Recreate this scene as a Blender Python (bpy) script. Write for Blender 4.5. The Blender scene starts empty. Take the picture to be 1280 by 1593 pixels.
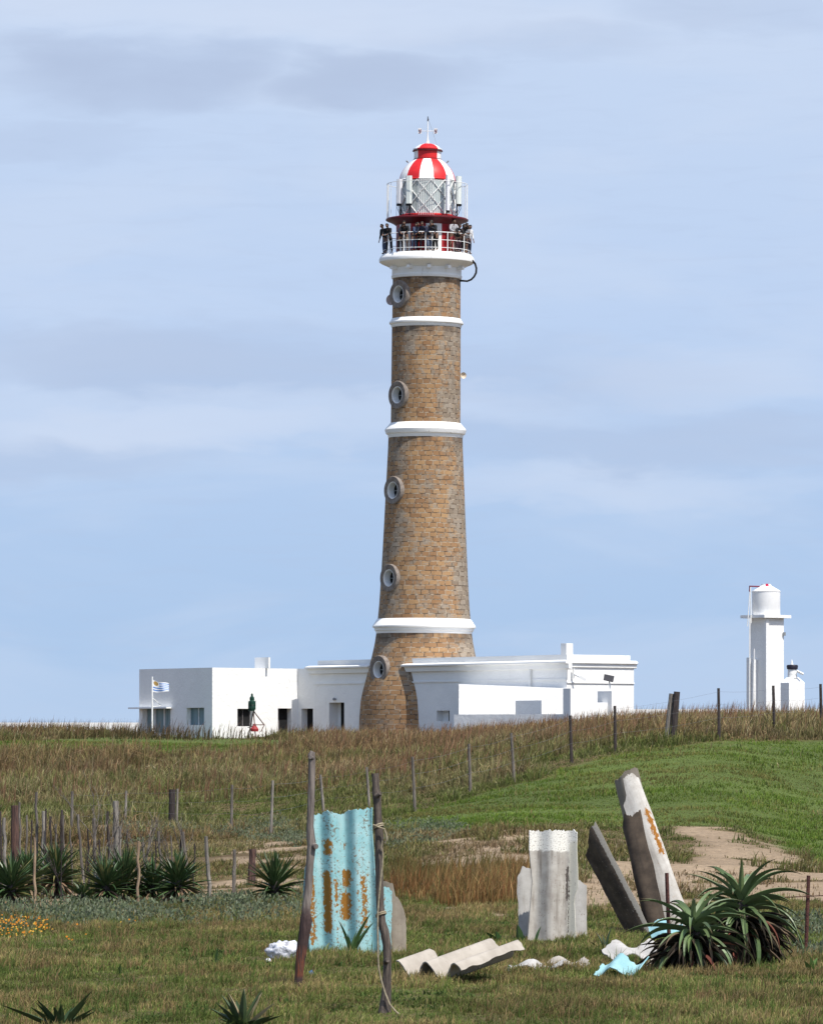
import bpy, bmesh, math, random
import numpy as np
from mathutils import Vector, Matrix
R = math.radians
random.seed(7)
rng = np.random.default_rng(7)
S = bpy.context.scene
COL = S.collection

# ------------------------------------------------------------------ camera
F = 8000.0            # focal length in photo pixels (photo 1280 x 1593)
HY = 1180.0           # row of the eye level
CZ = 2.3              # eye height above the lawn datum
cam = bpy.data.cameras.new('camera')
cam.sensor_fit = 'VERTICAL'
cam.sensor_height = 24.0
cam.lens = 24.0 * F / 1593.0
cam.shift_y = (HY - 796.5) / 1593.0
cam.clip_start = 0.5
cam.clip_end = 60000
camo = bpy.data.objects.new('camera', cam)
camo.location = (0, 0, CZ)
camo.rotation_euler = (R(90), 0, 0)
COL.objects.link(camo)
S.camera = camo

# ------------------------------------------------------------------ sun, sky, exposure
SUN_AZ, SUN_EL = 40.0, 58.0     # azimuth measured to the right of straight-behind-the-camera
sd = Vector((math.sin(R(SUN_AZ)) * math.cos(R(SUN_EL)), -math.cos(R(SUN_AZ)) * math.cos(R(SUN_EL)), math.sin(R(SUN_EL))))
sun = bpy.data.lights.new('sun', 'SUN')
sun.energy = 4.05
sun.angle = R(0.5)
sun.color = (1.0, 0.955, 0.88)
suno = bpy.data.objects.new('sun', sun)
suno.rotation_euler = (-sd).to_track_quat('-Z', 'Y').to_euler()
suno.location = (60, -40, 90)
COL.objects.link(suno)
S.view_settings.view_transform = 'Standard'
S.view_settings.look = 'None'
S.view_settings.exposure = 0.45
S.view_settings.gamma = 1.0
S.view_settings.use_curve_mapping = False


class NT:
    """small node-tree writer"""
    def __init__(s, tree):
        s.t = tree
        tree.nodes.clear()

    def n(s, kind, ins=None, **props):
        nd = s.t.nodes.new(kind)
        for k, v in props.items():
            setattr(nd, k, v)
        for k, v in (ins or {}).items():
            s.put(nd.inputs[k], v)
        return nd

    def put(s, sock, v):
        if isinstance(v, bpy.types.NodeSocket):
            s.t.links.new(v, sock)
        elif isinstance(v, (tuple, list)) and len(v) == 3 and sock.type == 'RGBA':
            sock.default_value = (*v, 1)
        else:
            sock.default_value = v

    def m(s, op, a, b=0.0, c=0.0, clamp=False):
        nd = s.t.nodes.new('ShaderNodeMath')
        nd.operation = op
        nd.use_clamp = clamp
        for i, v in enumerate((a, b, c)):
            s.put(nd.inputs[i], v)
        return nd.outputs[0]

    def mix(s, fac, a, b, blend='MIX'):
        nd = s.t.nodes.new('ShaderNodeMix')
        nd.data_type = 'RGBA'
        nd.blend_type = blend
        s.put(nd.inputs[0], fac)
        s.put(nd.inputs[6], a)
        s.put(nd.inputs[7], b)
        return nd.outputs[2]

    def ramp(s, v, lo, hi, a=0.0, b=1.0, smooth=True):
        nd = s.t.nodes.new('ShaderNodeMapRange')
        nd.interpolation_type = 'SMOOTHSTEP' if smooth else 'LINEAR'
        s.put(nd.inputs[0], v)
        for i, x in enumerate((lo, hi, a, b)):
            nd.inputs[1 + i].default_value = x
        return nd.outputs[0]

    def noise(s, vec, scale, detail=4.0, rough=0.55, dist=0.0):
        nd = s.n('ShaderNodeTexNoise')
        if vec is not None:
            s.put(nd.inputs['Vector'], vec)
        nd.inputs['Scale'].default_value = scale
        nd.inputs['Detail'].default_value = detail
        nd.inputs['Roughness'].default_value = rough
        nd.inputs['Distortion'].default_value = dist
        return nd.outputs['Fac']

    def mapping(s, vec, scale=(1, 1, 1), loc=(0, 0, 0)):
        nd = s.n('ShaderNodeMapping')
        s.put(nd.inputs[0], vec)
        nd.inputs['Scale'].default_value = scale
        nd.inputs['Location'].default_value = loc
        return nd.outputs[0]


world = bpy.data.worlds.new('World')
S.world = world
world.use_nodes = True
W = NT(world.node_tree)
sky = W.n('ShaderNodeTexSky', sky_type='NISHITA', sun_disc=False, sun_elevation=R(SUN_EL),
          sun_rotation=math.atan2(sd.x, sd.y), air_density=1.0, dust_density=1.2, ozone_density=1.5)
tc = W.n('ShaderNodeTexCoord').outputs['Generated']
sep = W.n('ShaderNodeSeparateXYZ', {0: tc})
vx, vy, vz = sep.outputs
el = W.m('MULTIPLY', W.m('ARCSINE', vz), 180 / math.pi)
az = W.m('MULTIPLY', W.m('ARCTAN2', vx, vy), 180 / math.pi)
# thin cloud sheet: soft streaks a few degrees long, low in the sky
cv = W.n('ShaderNodeCombineXYZ', {0: W.m('MULTIPLY', az, 0.30), 1: W.m('MULTIPLY', el, 1.0), 2: 3.7}).outputs[0]
warp = W.noise(cv, 0.9, 4, 0.5)
n1 = W.noise(W.mapping(cv, (1, 1, 1), (5.3, 1.9, 0)), 0.85, 5, 0.52, 0.5)
n2 = W.noise(W.mapping(cv, (2.2, 2.2, 1), (1.7, 8.4, 2)), 1.3, 4, 0.5, 0.3)


def blob(a, e, ra, re):
    da = W.m('DIVIDE', W.m('SUBTRACT', W.m('ADD', az, W.m('MULTIPLY', W.m('SUBTRACT', warp, 0.5), 3.0)), a), ra)
    de = W.m('DIVIDE', W.m('SUBTRACT', W.m('ADD', el, W.m('MULTIPLY', W.m('SUBTRACT', n2, 0.5), 0.75)), e), re)
    q = W.m('ADD', W.m('MULTIPLY', da, da), W.m('MULTIPLY', de, de))
    return W.ramp(q, 0.0, 1.15, 0.95, 0.0)


def azel(px, py):
    return (px - 640) / F * 57.3, (HY - py) / F * 57.3


dark = None
for (px, py, rx, ry, s_) in ((190, 120, 300, 75, 0.85), (590, 135, 230, 55, 0.75), (40, 225, 170, 45, 0.5), (1150, 20, 260, 45, 0.35),
                             (300, 560, 520, 75, 0.55), (800, 65, 260, 40, 0.3), (800, 590, 420, 60, 0.4), (1000, 690, 520, 55, 0.45), (40, 720, 380, 42, 0.35)):
    a, e = azel(px, py)
    b = W.m('MULTIPLY', blob(a, e, rx / F * 57.3, ry / F * 57.3), s_)
    dark = b if dark is None else W.m('MAXIMUM', dark, b)
lite = None
for (px, py, rx, ry, s_) in ((260, 665, 420, 55, 0.6), (540, 30, 420, 60, 0.45), (420, 640, 600, 50, 0.4), (1050, 590, 300, 60, 0.35), (950, 760, 500, 40, 0.35), (120, 20, 200, 40, 0.35)):
    a, e = azel(px, py)
    b = W.m('MULTIPLY', blob(a, e, rx / F * 57.3, ry / F * 57.3), s_)
    lite = b if lite is None else W.m('MAXIMUM', lite, b)
# clear low sky between the clouds: deeper blue at the horizon, paler above (thin high veil)
low = W.mix(W.ramp(el, 0.0, 5.0, smooth=False), (0.400, 0.575, 0.830), (0.515, 0.660, 0.910))
low = W.mix(W.ramp(el, 4.0, 9.5, smooth=False), low, (0.600, 0.715, 0.915))
streak = W.ramp(n1, 0.40, 0.66)
n3 = W.noise(W.mapping(cv, (2.0, 4.5, 1), (4.1, 2.2, 5)), 1.6, 6, 0.6, 0.8)
low = W.mix(W.m('MULTIPLY', W.ramp(n3, 0.45, 0.72), 0.16), low, (0.46, 0.56, 0.76))
low = W.mix(W.m('MULTIPLY', streak, 0.32), low, (0.66, 0.755, 0.925))
low = W.mix(W.m('MULTIPLY', dark, W.ramp(n1, 0.25, 0.6, 0.45, 1.0)), low, (0.440, 0.535, 0.735))
low = W.mix(lite, low, (0.68, 0.765, 0.93))
bg1 = W.n('ShaderNodeBackground', {0: sky.outputs[0], 1: 0.14})
bg2 = W.n('ShaderNodeBackground', {0: low, 1: 0.715})
mx = W.n('ShaderNodeMixShader', {0: W.ramp(el, 11.0, 24.0)})
W.t.links.new(bg2.outputs[0], mx.inputs[1])
W.t.links.new(bg1.outputs[0], mx.inputs[2])
out = W.n('ShaderNodeOutputWorld')
W.t.links.new(mx.outputs[0], out.inputs[0])


# ------------------------------------------------------------------ materials
def new_mat(name):
    m = bpy.data.materials.new(name)
    m.use_nodes = True
    t = NT(m.node_tree)
    p = t.n('ShaderNodeBsdfPrincipled')
    o = t.n('ShaderNodeOutputMaterial')
    t.t.links.new(p.outputs[0], o.inputs[0])
    p.inputs['Specular IOR Level'].default_value = 0.3
    return m, t, p


MC = {}


def mat(name, c, c2=None, rough=0.8, scale=6.0, lo=0.35, hi=0.65, bump=0.0, bscale=20.0, metal=0.0, spec=0.3, stretch=(1, 1, 1), c3=None, s3=2.0, t3=(0.6, 0.7)):
    if name in MC:
        return MC[name]
    m, t, p = new_mat(name)
    co = t.mapping(t.n('ShaderNodeTexCoord').outputs['Object'], stretch)
    if c2 is None:
        c2 = tuple(x * 0.86 for x in c)
    col = t.mix(t.ramp(t.noise(co, scale), lo, hi), c, c2)
    if c3:
        col = t.mix(t.ramp(t.noise(t.mapping(co, (1, 1, 1), (9, 4, 2)), s3, 5, 0.6), *t3), col, c3)
    t.put(p.inputs['Base Color'], col)
    p.inputs['Roughness'].default_value = rough
    p.inputs['Metallic'].default_value = metal
    p.inputs['Specular IOR Level'].default_value = spec
    if bump:
        b = t.n('ShaderNodeBump', {'Height': t.noise(co, bscale, 5, 0.6), 'Strength': bump, 'Distance': 0.05})
        t.t.links.new(b.outputs[0], p.inputs['Normal'])
    MC[name] = m
    return m


def attr_mat(name, rough=0.75, trans=0.0, spec=0.15, nscale=0.0):
    if name in MC:
        return MC[name]
    m, t, p = new_mat(name)
    a = t.n('ShaderNodeAttribute', attribute_name='col')
    col = a.outputs['Color']
    if nscale:
        co = t.n('ShaderNodeTexCoord').outputs['Object']
        col = t.mix(1.0, col, t.mix(t.ramp(t.noise(co, nscale, 8, 0.7), 0.25, 0.75), (0.6, 0.6, 0.6), (1.3, 1.3, 1.3)), 'MULTIPLY')
        b = t.n('ShaderNodeBump', {'Height': t.noise(co, nscale, 8, 0.7), 'Strength': 0.8, 'Distance': 0.06})
        t.t.links.new(b.outputs[0], p.inputs['Normal'])
    t.put(p.inputs['Base Color'], col)
    p.inputs['Roughness'].default_value = rough
    p.inputs['Specular IOR Level'].default_value = spec
    if trans:
        tr = t.n('ShaderNodeBsdfTranslucent', {'Color': col})
        ms = t.n('ShaderNodeMixShader', {0: trans})
        t.t.links.new(p.outputs[0], ms.inputs[1])
        t.t.links.new(tr.outputs[0], ms.inputs[2])
        o = [x for x in t.t.nodes if x.type == 'OUTPUT_MATERIAL'][0]
        t.t.links.new(ms.outputs[0], o.inputs[0])
    MC[name] = m
    return m


# ------------------------------------------------------------------ mesh helpers (world coordinates)
class MB:
    def __init__(s):
        s.v, s.f, s.uv, s.mi = [], [], {}, []

    def add(s, vs, fs, uvs=None, mi=0):
        o = len(s.v)
        s.v.extend([tuple(x) for x in vs])
        for k, f in enumerate(fs):
            if uvs:
                s.uv[len(s.f)] = [uvs[i] for i in f] if not isinstance(uvs, dict) else uvs[k]
            s.f.append(tuple(i + o for i in f))
            s.mi.append(mi)

    def prism(s, poly, z0, z1, mi=0):
        n = len(poly)
        z0 = z0 if isinstance(z0, (list, tuple)) else [z0] * n
        z1 = z1 if isinstance(z1, (list, tuple)) else [z1] * n
        vs = [(p[0], p[1], z0[i]) for i, p in enumerate(poly)] + [(p[0], p[1], z1[i]) for i, p in enumerate(poly)]
        fs = [tuple(range(n))[::-1], tuple(range(n, 2 * n))] + [(i, (i + 1) % n, n + (i + 1) % n, n + i) for i in range(n)]
        s.add(vs, fs, mi=mi)

    def box(s, c, size, M=None, mi=0):
        hx, hy, hz = size[0] / 2, size[1] / 2, size[2] / 2
        vs = [Vector((x, y, z)) for z in (-hz, hz) for y in (-hy, hy) for x in (-hx, hx)]
        if M is not None:
            vs = [M @ v for v in vs]
        vs = [v + Vector(c) for v in vs]
        s.add(vs, [(0, 2, 3, 1), (4, 5, 7, 6), (0, 1, 5, 4), (2, 6, 7, 3), (0, 4, 6, 2), (1, 3, 7, 5)], mi=mi)

    def tube(s, pts, rad, n=8, cap=True, mi=0, closed=False):
        pts = [Vector(p) for p in pts]
        rad = list(rad) if isinstance(rad, (list, tuple)) else [rad] * len(pts)
        rings, prev = [], None
        for i, p in enumerate(pts):
            if closed:
                d = pts[(i + 1) % len(pts)] - pts[i - 1]
            else:
                d = pts[min(i + 1, len(pts) - 1)] - pts[max(i - 1, 0)]
            d = d.normalized() if d.length > 1e-9 else Vector((0, 0, 1))
            if prev is None:
                a = d.orthogonal().normalized()
            else:
                a = (prev - d * prev.dot(d))
                a = a.normalized() if a.length > 1e-6 else d.orthogonal().normalized()
            prev = a
            b = d.cross(a)
            rings.append([p + (a * math.cos(2 * math.pi * k / n) + b * math.sin(2 * math.pi * k / n)) * rad[i] for k in range(n)])
        vs = [v for r in rings for v in r]
        fs = []
        m = len(rings)
        for i in range(m if closed else m - 1):
            j = (i + 1) % m
            for k in range(n):
                fs.append((i * n + k, i * n + (k + 1) % n, j * n + (k + 1) % n, j * n + k))
        if cap and not closed:
            fs.append(tuple(range(n))[::-1])
            fs.append(tuple(range((m - 1) * n, m * n)))
        s.add(vs, fs, mi=mi)

    def lathe(s, c, prof, n=64, a0=0.0, a1=360.0, M=None, uvr=None, mi=0, close=True):
        """prof: (radius, height) list; angle 0 faces the camera (-Y), positive to the right"""
        full = abs(a1 - a0) >= 359.9
        cols = n if full else n + 1
        vs, uvs = [], []
        tot = 0.0
        for (r, h) in prof:
            for k in range(cols):
                a = R(a0 + (a1 - a0) * k / n)
                v = Vector((r * math.sin(a), -r * math.cos(a), h))
                if M is not None:
                    v = M @ v
                vs.append(v + Vector(c))
        fs, fu = [], {}
        for i in range(len(prof) - 1):
            for k in range(n):
                k2 = (k + 1) % cols if full else k + 1
                fs.append((i * cols + k, i * cols + k2, (i + 1) * cols + k2, (i + 1) * cols + k))
                if uvr:
                    u0, u1 = uvr * R(a0 + (a1 - a0) * k / n), uvr * R(a0 + (a1 - a0) * (k + 1) / n)
                    fu[len(fs) - 1] = [(u0, prof[i][1]), (u1, prof[i][1]), (u1, prof[i + 1][1]), (u0, prof[i + 1][1])]
        if close and full:
            for i in (0, len(prof) - 1):
                if prof[i][0] > 1e-6:
                    fs.append(tuple(range(i * cols, (i + 1) * cols)))
                    if uvr:
                        fu[len(fs) - 1] = [(0, 0)] * cols
        s.add(vs, fs, fu if uvr else None, mi)

    def build(s, name, mats, parent=None, origin=None, smooth=False, recalc=True, autosmooth=None):
        if parent is not None:
            origin = parent.matrix_world.translation if parent.get('_o') is None else Vector(parent['_o'])
        o3 = Vector(origin) if origin is not None else Vector((0, 0, 0))
        me = bpy.data.meshes.new(name)
        me.from_pydata([(x - o3.x, y - o3.y, z - o3.z) for x, y, z in s.v], [], s.f)
        if s.uv:
            l = me.uv_layers.new(name='UVMap')
            for pi, p in enumerate(me.polygons):
                for k, li in enumerate(p.loop_indices):
                    if pi in s.uv:
                        l.data[li].uv = s.uv[pi][k]
        for x in (mats if isinstance(mats, (list, tuple)) else [mats]):
            me.materials.append(x)
        me.polygons.foreach_set('material_index', s.mi)
        if recalc:
            bm = bmesh.new()
            bm.from_mesh(me)
            bmesh.ops.recalc_face_normals(bm, faces=bm.faces)
            bm.to_mesh(me)
            bm.free()
        if smooth:
            me.polygons.foreach_set('use_smooth', [True] * len(me.polygons))
            me.set_sharp_from_angle(angle=R(autosmooth or 40))
        ob = bpy.data.objects.new(name, me)
        COL.objects.link(ob)
        if parent is not None:
            ob.parent = parent
            ob['_o'] = tuple(o3)
        else:
            ob.location = o3
            ob['_o'] = tuple(o3)
        return ob


def tag(o, label, cat, group=None, kind=None):
    if label:
        o['label'] = label
    if cat:
        o['category'] = cat
    if group:
        o['group'] = group
    if kind:
        o['kind'] = kind
    return o


def thing(name, loc, label, cat, group=None):
    o = bpy.data.objects.new(name, None)
    o.location = loc
    o.empty_display_size = 0.2
    o['_o'] = tuple(loc)
    COL.objects.link(o)
    return tag(o, label, cat, group)


def boolean_cut(ob, cutter):
    cu = cutter.build('cutter', mat('white_plaster', (0.8, 0.8, 0.8)), origin=ob['_o'])
    md = ob.modifiers.new('cut', 'BOOLEAN')
    md.object = cu
    md.operation = 'DIFFERENCE'
    md.solver = 'EXACT'
    bpy.context.view_layer.update()
    dg = bpy.context.evaluated_depsgraph_get()
    me = bpy.data.meshes.new_from_object(ob.evaluated_get(dg))
    ob.modifiers.clear()
    ob.data = me
    bpy.data.objects.remove(cu)


# ------------------------------------------------------------------ terrain
def vnoise(x, y, seed=0):
    x = np.asarray(x, float); y = np.asarray(y, float)
    xi = np.floor(x).astype(np.int64); yi = np.floor(y).astype(np.int64)
    fx = x - xi; fy = y - yi
    fx = fx * fx * (3 - 2 * fx); fy = fy * fy * (3 - 2 * fy)

    def h(a, b):
        n = (a * 374761393 + b * 668265263 + seed * 1274126177) & 0x7fffffff
        n = ((n ^ (n >> 13)) * 1274126177) & 0x7fffffff
        n = (n ^ (n >> 16)) & 0x7fffffff
        return n / 0x7fffffff
    return (h(xi, yi) * (1 - fx) + h(xi + 1, yi) * fx) * (1 - fy) + (h(xi, yi + 1) * (1 - fx) + h(xi + 1, yi + 1) * fx) * fy


def fbm(x, y, sc, seed=0, oct=4):
    t = 0; a = 0.5; n = 0
    for i in range(oct):
        t = t + a * vnoise(np.asarray(x) / sc * 2 ** i, np.asarray(y) / sc * 2 ** i, seed + i * 17)
        n += a; a *= 0.55
    return t / n


TY = [30, 45, 50, 55, 60, 70, 80, 90, 100, 110, 125, 140, 160, 180, 200, 220, 240, 262]
TX = [0, 320, 640, 800, 960, 1120, 1280]
near = {30: -2.62, 45: -2.55, 50: -2.45, 55: -2.38, 60: -2.33, 70: -2.28}
far = {80: [1407, 1406, 1405, 1402, 1400, 1396, 1390],
       90: [1378, 1372, 1355, 1338, 1368, 1362, 1366],
       100: [1355, 1348, 1316, 1294, 1330, 1325, 1346],
       110: [1330, 1325, 1290, 1277, 1292, 1288, 1318],
       125: [1302, 1298, 1264, 1242, 1238, 1230, 1258],
       140: [1272, 1270, 1238, 1205, 1175, 1160, 1194],
       160: [1238, 1237, 1208, 1170, 1143, 1132, 1130],
       180: [1203, 1205, 1183, 1154, 1133, 1127, 1124],
       200: [1167, 1172, 1164, 1148, 1130, 1126, 1124],
       220: [1146, 1152, 1155, 1145, 1130, 1126, 1124],
       240: [1144, 1149, 1152, 1144, 1130, 1126, 1124]}
tab = []
for Y in TY:
    if Y in near:
        tab.append([near[Y]] * 7)
    elif Y == 262:
        tab.append(tab[-1])
    else:
        tab.append([(HY - v) * Y / F for v in far[Y]])
tab = np.array(tab)
gy = np.arange(30, 262.5, 0.5)
gx = np.arange(-400, 1690, 20.0)
g1 = np.array([np.interp(gy, TY, tab[:, j]) for j in range(7)]).T
for _ in range(3):
    k = 9
    pad = np.pad(g1, ((k, k), (0, 0)), 'edge')
    g1 = sum(pad[i:i + len(gy)] for i in range(2 * k + 1)) / (2 * k + 1)
GZ = np.array([np.interp(gx, TX, g1[i]) for i in range(len(gy))])
for _ in range(2):
    pad = np.pad(GZ, ((0, 0), (2, 2)), 'edge')
    GZ = sum(pad[:, i:i + len(gx)] for i in range(5)) / 5


def ground(X, Y, micro=True):
    X = np.asarray(X, float); Y = np.asarray(Y, float)
    Yc = np.clip(Y, 30.0, 262.0)
    u = np.clip(640 + F * X / np.maximum(Yc, 1), gx[0], gx[-1])
    iy = np.clip((Yc - 30) / 0.5, 0, len(gy) - 1.001); ix = np.clip((u - gx[0]) / 20, 0, len(gx) - 1.001)
    y0 = iy.astype(int); x0 = ix.astype(int); fy = iy - y0; fx = ix - x0
    z = (GZ[y0, x0] * (1 - fx) + GZ[y0, x0 + 1] * fx) * (1 - fy) + (GZ[y0 + 1, x0] * (1 - fx) + GZ[y0 + 1, x0 + 1] * fx) * fy
    if micro:
        z = z + (fbm(X, Y, 4.0, 3) - 0.5) * 0.16 * np.clip((Y - 60) / 30, 0.25, 1) + (fbm(X, Y, 0.7, 5, 3) - 0.5) * 0.05
    dr = np.clip((Y - 275) / 120, 0, 1)
    z = z * (1 - dr * dr * (3 - 2 * dr)) + (-12.0) * dr * dr * (3 - 2 * dr)
    return z + CZ


def gz(x, y):
    return float(ground(np.array([x]), np.array([y]))[0])


YS = np.arange(40, 262, 0.1)


def place(px, py):
    """point of the ground seen at a pixel of the photo"""
    X = (px - 640) / F * YS
    z = ground(X, YS)
    rows = HY - (z - CZ) * F / YS
    i = np.argmax(rows <= py)
    if rows[i] > py:
        i = len(YS) - 1
    return Vector((float(X[i]), float(YS[i]), float(z[i])))


def at(px, py, Y):
    return Vector(((px - 640) * Y / F, Y, CZ + (HY - py) * Y / F))


def zrow(py, Y):
    return CZ + (HY - py) * Y / F


def world_poly(pts):
    return [tuple(place(*p)[:2]) for p in pts]


def inside(poly, X, Y):
    res = np.zeros(np.shape(X), bool)
    n = len(poly)
    for i in range(n):
        x1, y1 = poly[i]; x2, y2 = poly[(i + 1) % n]
        c = (y1 > Y) != (y2 > Y)
        with np.errstate(divide='ignore', invalid='ignore'):
            res ^= c & (X < (x2 - x1) * (Y - y1) / (y2 - y1 + 1e-12) + x1)
    return res


def zone(polys, X, Y, jit=1.0, seed=0):
    jx = (fbm(X, Y, 2.0, 40 + seed) - 0.5) * 1.3 * jit
    jy = (fbm(X, Y, 3.0, 60 + seed) - 0.5) * 5.0 * jit
    r = np.zeros(np.shape(X), bool)
    for p in polys:
        r |= inside(p, X + jx, Y + jy)
    return r


SAND = [world_poly(p) for p in (
    [(1040, 1287), (1130, 1288), (1195, 1312), (1280, 1352), (1500, 1400), (1500, 1428), (1280, 1402), (1130, 1400), (1010, 1412), (905, 1412), (890, 1375), (905, 1335), (1010, 1330), (1085, 1345), (1075, 1310)],
    [(700, 1296), (780, 1290), (850, 1294), (890, 1330), (860, 1352), (760, 1352), (660, 1345), (640, 1325)],
    [(600, 1409), (700, 1408), (830, 1415), (830, 1426), (700, 1424), (600, 1420)],
    [(380, 1308), (480, 1312), (480, 1352), (360, 1350), (345, 1330)],
    [(310, 1372), (400, 1362), (480, 1372), (480, 1404), (300, 1406)],
    [(45, 1394), (130, 1392), (140, 1414), (45, 1416)],
    [(95, 1284), (230, 1286), (240, 1312), (110, 1306)])]
GREEN = [world_poly(p) for p in (
    [(590, 1296), (640, 1266), (730, 1242), (800, 1222), (890, 1192), (960, 1174), (1050, 1160), (1120, 1154), (1200, 1152), (1300, 1146), (1560, 1146), (1560, 1380), (1280, 1346), (1200, 1306), (1140, 1287), (1040, 1285), (900, 1287), (800, 1288), (700, 1292)],
    [(-150, 1158), (70, 1152), (200, 1146), (330, 1147), (480, 1153), (430, 1168), (250, 1174), (60, 1180), (-150, 1184)])]
GREY = [world_poly(p) for p in (
    [(-200, 1420), (100, 1416), (300, 1404), (475, 1388), (480, 1436), (300, 1442), (100, 1450), (-200, 1455)],
    [(590, 1290), (690, 1282), (740, 1292), (640, 1318), (560, 1330)],
    [(1190, 1440), (1290, 1425), (1500, 1440), (1500, 1540), (1260, 1530), (1180, 1510)],
    [(150, 1290), (330, 1272), (470, 1290), (450, 1312), (300, 1300), (180, 1320)],
    [(420, 1262), (480, 1300), (460, 1320), (400, 1300)])]
FLOWER = [world_poly([(-120, 1440), (60, 1440), (82, 1452), (60, 1468), (-120, 1472)])]
REED = [world_poly([(606, 1347), (700, 1350), (826, 1352), (826, 1411), (720, 1411), (606, 1405)])]


STRAW = [world_poly(p) for p in ([(-150, 1204), (150, 1206), (245, 1222), (170, 1246), (-150, 1248)], [(330, 1215), (470, 1205), (480, 1225), (350, 1232)])]
REDDISH = [world_poly(p) for p in ([(-150, 1166), (210, 1172), (235, 1198), (100, 1212), (-150, 1212)], [(500, 1145), (1000, 1125), (1000, 1140), (700, 1170), (500, 1175)])]
OLIVE = [world_poly(p) for p in ([(230, 1236), (600, 1228), (650, 1282), (500, 1300), (240, 1292)], [(-150, 1250), (110, 1250), (100, 1285), (-150, 1290)], [(600, 1262), (640, 1240), (860, 1185), (960, 1165), (960, 1180), (760, 1235), (650, 1275)])]
TALL = [world_poly([(-200, 1157), (80, 1150), (330, 1152), (470, 1156), (420, 1148), (300, 1147), (-200, 1149)])]


def sandzone(X, Y):
    return zone(SAND, X, Y, 0.9, 1) & (fbm(X, Y, 1.4, 77, 4) > np.where(640 + F * X / np.maximum(Y, 1) > 900, 0.33, 0.43))


def clump(X, Y, s, seed):
    return fbm(X, Y, s, seed, 4)


def smooth01(x, a, b):
    t = np.clip((x - a) / (b - a), 0, 1)
    return t * t * (3 - 2 * t)


xs = np.unique(np.concatenate([-np.geomspace(32, 9000, 26)[::-1], np.arange(-30, 30.01, 0.2), np.geomspace(32, 9000, 26)]))
ys = np.unique(np.concatenate([np.arange(-60, 36, 8.0), np.arange(38, 112, 0.22), np.arange(112, 262, 0.5), np.arange(264, 400, 6), np.geomspace(420, 3000, 10)]))
GXX, GYY = np.meshgrid(xs, ys)
GZZ = ground(GXX, GYY)
sandm = sandzone(GXX, GYY)
greenm = zone(GREEN, GXX, GYY, 0.8, 2)
lawnm = GYY < 79
c = np.empty(GXX.shape + (3,))
nz = fbm(GXX, GYY, 3.0, 90)[..., None]
nf = fbm(GXX, GYY, 0.6, 91)[..., None]
c[:] = np.array((0.115, 0.080, 0.038)) * (0.7 + 0.6 * nz)
c[lawnm] = (np.array((0.10, 0.085, 0.035)) * (0.7 + 0.6 * nz))[lawnm]
c[greenm] = (np.array((0.085, 0.115, 0.026)) * (0.7 + 0.6 * nz))[greenm]
c[sandm] = (np.array((0.30, 0.222, 0.145)) * (0.62 + 0.40 * nz + 0.34 * nf))[sandm]
for _ in range(2):
    c[1:-1, 1:-1] = (c[1:-1, 1:-1] * 2 + c[:-2, 1:-1] + c[2:, 1:-1] + c[1:-1, :-2] + c[1:-1, 2:]) / 6
beach = smooth01(GYY, 300, 340)[..., None]
c = c * (1 - beach) + np.array((0.45, 0.36, 0.25)) * beach


def np_mesh(name, V, loops, starts, totals, mats, colors=None, smooth=False):
    me = bpy.data.meshes.new(name)
    me.vertices.add(len(V))
    me.vertices.foreach_set('co', np.ascontiguousarray(V, np.float32).ravel())
    me.loops.add(len(loops))
    me.loops.foreach_set('vertex_index', np.ascontiguousarray(loops, np.int32))
    me.polygons.add(len(starts))
    me.polygons.foreach_set('loop_start', np.ascontiguousarray(starts, np.int32))
    me.polygons.foreach_set('use_smooth', np.full(len(starts), smooth))
    me.update(calc_edges=True)
    if colors is not None:
        a = me.attributes.new('col', 'FLOAT_COLOR', 'POINT')
        cc = np.ones((len(V), 4), np.float32)
        cc[:, :3] = colors
        a.data.foreach_set('color', cc.ravel())
    me.materials.append(mats)
    ob = bpy.data.objects.new(name, me)
    COL.objects.link(ob)
    return ob


ny, nx = GXX.shape
idx = np.arange(ny * nx).reshape(ny, nx)
q = np.stack([idx[:-1, :-1], idx[:-1, 1:], idx[1:, 1:], idx[1:, :-1]], -1).reshape(-1, 4)
ob = np_mesh('ground', np.stack([GXX, GYY, GZZ], -1).reshape(-1, 3), q.ravel(), np.arange(len(q)) * 4, None, attr_mat('earth_and_sand', 0.95, nscale=7.0), c.reshape(-1, 3), True)
tag(ob, None, None, kind='structure')
sea = MB()
sea.add([(-30000, 390, CZ - 10), (30000, 390, CZ - 10), (30000, 40000, CZ - 10), (-30000, 40000, CZ - 10)], [(0, 1, 2, 3)])
tag(sea.build('sea', mat('sea_water', (0.03, 0.09, 0.14), (0.04, 0.11, 0.16), 0.25, 0.05, bump=0.4, bscale=0.3), recalc=False), None, None, kind='structure')


# ------------------------------------------------------------------ lighthouse
DT = 250.0
P = DT / F                       # metres per photo pixel at the lighthouse
TC = Vector((at(658.3, HY, DT).x, DT, 0))


def tz(py):
    return zrow(py, DT)


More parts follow.
